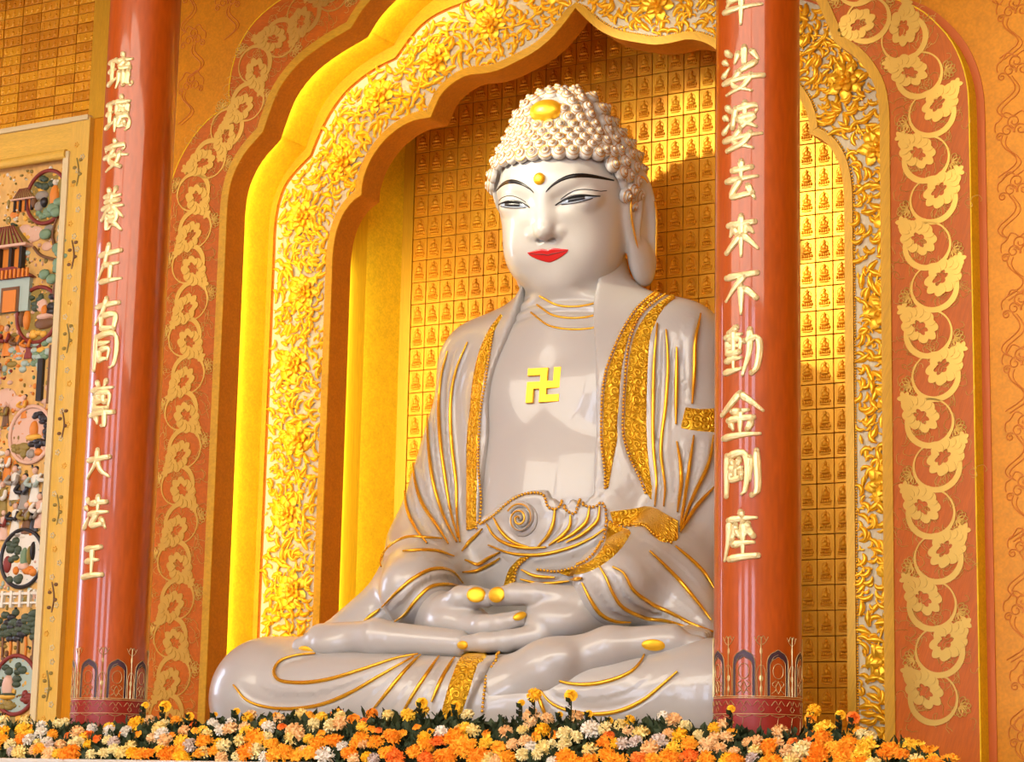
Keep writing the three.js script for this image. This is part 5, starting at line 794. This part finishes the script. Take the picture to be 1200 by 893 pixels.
  for (let c = 0; c < 92; c++) for (let v = 0; v < 4; v++) {
    const x = -2.32 + c * 0.0555 + (r() - 0.5) * 0.05 + (v % 2) * 0.027, vv = (v + 0.35 + (r() - 0.5) * 0.75) / 3.75; if (x > 2.79 || items.length >= 300) continue;
    if (v === 3 && r() < 0.3) continue; if (r() < 0.16) continue;
    const patch = noise3(x * 2.3 + 5, vv * 2.2, 0.5), q = r();
    let color, kind;
    if (v < 2) { if (patch > 0.5 || q < 0.25) { kind = 'spray'; color = q < 0.75 ? 'orange' : q < 0.9 ? 'golden yellow' : 'deep orange'; } else { kind = 'pompom'; color = q < 0.34 ? 'cream white' : q < 0.6 ? 'pale yellow' : q < 0.72 ? 'dusty pink' : q < 0.88 ? 'peach' : 'golden yellow'; } }
    else { kind = q < 0.28 ? 'rose' : 'pompom'; color = q < 0.12 ? 'deep orange' : q < 0.3 ? 'orange' : q < 0.52 ? 'golden yellow' : q < 0.7 ? 'pale yellow' : q < 0.86 ? 'cream white' : 'peach'; }
    if (x > 2.25) { kind = q < 0.75 ? 'spray' : 'pompom'; color = q < 0.45 ? 'orange' : q < 0.75 ? 'golden yellow' : 'pale yellow'; }
    items.push({ x, vv, v, kind, color, p: surf(x, vv), sc: (kind === 'spray' ? 0.95 : 0.6) + 0.55 * r() * r() + 0.1, a: r() * 6.28, k: floor(r() * 6) });
  }
  items.sort((a, b) => a.x - b.x);
  const ORD = ['first', 'second', 'third', 'fourth', 'fifth', 'sixth', 'seventh', 'eighth', 'ninth', 'tenth', 'eleventh', 'twelfth', 'thirteenth', 'fourteenth', 'fifteenth'], counts = new Map(), WORD = { pompom: 'chrysanthemum', rose: 'rose', spray: 'flower cluster' }, ROW = ['bottom row', 'lower middle row', 'upper middle row', 'top row'];
  for (const it of items) {
    const zone = zones.find((z) => it.x < z[0])[1], key = it.color + ' ' + WORD[it.kind] + ', ' + ROW[it.v] + ' ' + zone, n = counts.get(key) || 0; counts.set(key, n + 1);
    const label = key + ', ' + (ORD[n] || 'last') + ' from left', set = kinds[it.kind], ms = mats[it.color];
    const m = mesh(it.kind === 'rose' ? 'rose_flower' : it.kind === 'spray' ? 'flower_cluster' : 'chrysanthemum', set[it.k % set.length], ms[it.k % ms.length]);
    m.position.copy(it.p); m.quaternion.setFromUnitVectors(V3(0, 1, 0), V3((r() - 0.5) * 0.8 + 0.2, 0.75, 0.75 + (r() - 0.5) * 0.6).normalize()).multiply(new THREE.Quaternion().setFromAxisAngle(V3(0, 1, 0), it.a)); m.scale.setScalar(it.sc);
    tag(m, label, 'flower', WORD[it.kind] + 's of the flower bank');
  }
  for (let i = 0; i < 4200; i++) { const x = -2.4 + r() * 5.2, v = r() * 0.93, p = surf(min(x, 2.8), v); dark.push(leafG.clone().scale(0.7 + r() * 0.6, 0.7 + r() * 0.6, 1).rotateX(r() * 2.2 - 0.6).rotateY(r() * 6.28).rotateZ(r() - 0.5).translate(p.x, p.y - 0.012 - 0.02 * r() + (v > 0.95 && r() < 0.12 ? 0.02 : 0), p.z - 0.012 - 0.02 * r())); }
  { const rows = []; for (let j = 0; j <= 8; j++) { const row = []; for (let i = 0; i <= 110; i++) { const x = -2.5 + i / 110 * 5.3, p = surf(x, j / 8); p.y = max(1.7025, p.y - 0.035); p.z -= 0.03; row.push(p); } rows.push(row); } const m = mesh('flower_bed', ribbon(rows), green[1]); tag(m, 'dark green leafy bed under the bank of flowers along the altar edge', 'flower bed'); mesh('foliage', merge(dark), green[0], m).userData.kind = 'stuff'; }
  // taller stems standing out above the bank
  function tall(u, v, z, kind, color, sc, label, drop) {
    const s = sight(u, v), p = camera.position.clone().addScaledVector(s, (z - camera.position.z) / s.z), foot = surf(p.x, 0.9); const g = thing(kind === 'rose' ? 'tall_rose' : 'tall_chrysanthemum', label, 'flower', V3(p.x, foot.y - 0.02, foot.z));
    const hd = p.clone().sub(g.position); mesh('stem', taperTube([V3(0, 0, 0), hd.clone().multiplyScalar(0.5).add(V3(0.004, 0, 0)), hd], () => 0.0032, 10, 6), green[0], g);
    const b = mesh('bloom', kinds[kind][0], mats[color][0], g); b.position.copy(hd); b.scale.setScalar(sc); b.quaternion.setFromUnitVectors(V3(0, 1, 0), V3(0.4, 0.42, 0.81).normalize());
    for (let i = 0; i < 7; i++) { const l = mesh('leaf', leafG, green[i % 2], g), t = 0.1 + i * 0.11; l.position.copy(hd.clone().multiplyScalar(t)); l.rotation.set(0.9, i * 2.2, 0.3); l.scale.setScalar(0.75); }
  }
  tall(669, 814, 2.0, 'rose', 'golden yellow', 1.0, "tall golden yellow rose standing clear above the bank before the statue's right-hand lap"); tall(690, 836, 2.02, 'rose', 'golden yellow', 0.62, 'small golden yellow rosebud beside and below the tallest rose, on its right'); tall(656, 837, 2.02, 'rose', 'golden yellow', 0.5, 'tiny golden yellow rosebud beside and below the tallest rose, on its left'); tall(626, 815, 2.0, 'pompom', 'golden yellow', 0.85, 'yellow chrysanthemum raised above the bank between the gilt hem and the tallest rose'); tall(611, 823, 2.0, 'rose', 'golden yellow', 0.55, 'small yellow bud on a thin stem right of the gilt hem'); tall(494, 823, 2.0, 'rose', 'golden yellow', 0.95, 'round yellow rose raised above the bank left of the gilt hem'); tall(534, 826, 2.02, 'rose', 'golden yellow', 0.75, 'yellow rose raised in front of the gilt hem'); tall(193, 827, 2.0, 'rose', 'golden yellow', 1.05, 'large yellow rose raised beside the foot of the left column, on its right'); tall(170, 826, 2.0, 'rose', 'golden yellow', 0.6, 'small yellow rose at the foot of the left column'); tall(222, 839, 2.02, 'rose', 'golden yellow', 0.75, 'yellow rosebud raised above the bank between the left column and the knee'); tall(252, 837, 2.0, 'rose', 'golden yellow', 0.45, 'tiny yellow bud just left of the white knee'); tall(277, 833, 2.0, 'rose', 'golden yellow', 0.6, 'small yellow rose standing before the rounded left-hand knee'); tall(290, 841, 2.02, 'pompom', 'golden yellow', 0.7, 'yellow chrysanthemum just right of the small rose before the left-hand knee'); tall(395, 834, 2.0, 'rose', 'golden yellow', 0.6, 'small yellow rose raised before the middle of the left-hand knee'); tall(714, 844, 2.02, 'rose', 'golden yellow', 0.6, 'small yellow bud low to the right of the tallest rose'); tall(738, 844, 2.02, 'pompom', 'golden yellow', 0.6, "yellow chrysanthemum raised below the statue's right-hand knee"); tall(857, 830, 2.0, 'rose', 'golden yellow', 0.6, 'small yellow rose at the foot of the right column'); tall(954, 833, 2.0, 'pompom', 'golden yellow', 0.75, 'yellow chrysanthemum raised just right of the right column'); tall(985, 837, 2.0, 'rose', 'golden yellow', 0.75, 'yellow rose raised below the carved gilt band, right of the right column'); tall(1000, 840, 2.0, 'rose', 'deep orange', 0.95, 'deep orange rose raised below the carved gilt band'); tall(950, 841, 2.02, 'rose', 'orange', 0.85, 'orange rose just under the yellow chrysanthemum at the right column');
}
renderer.render(scene, camera);
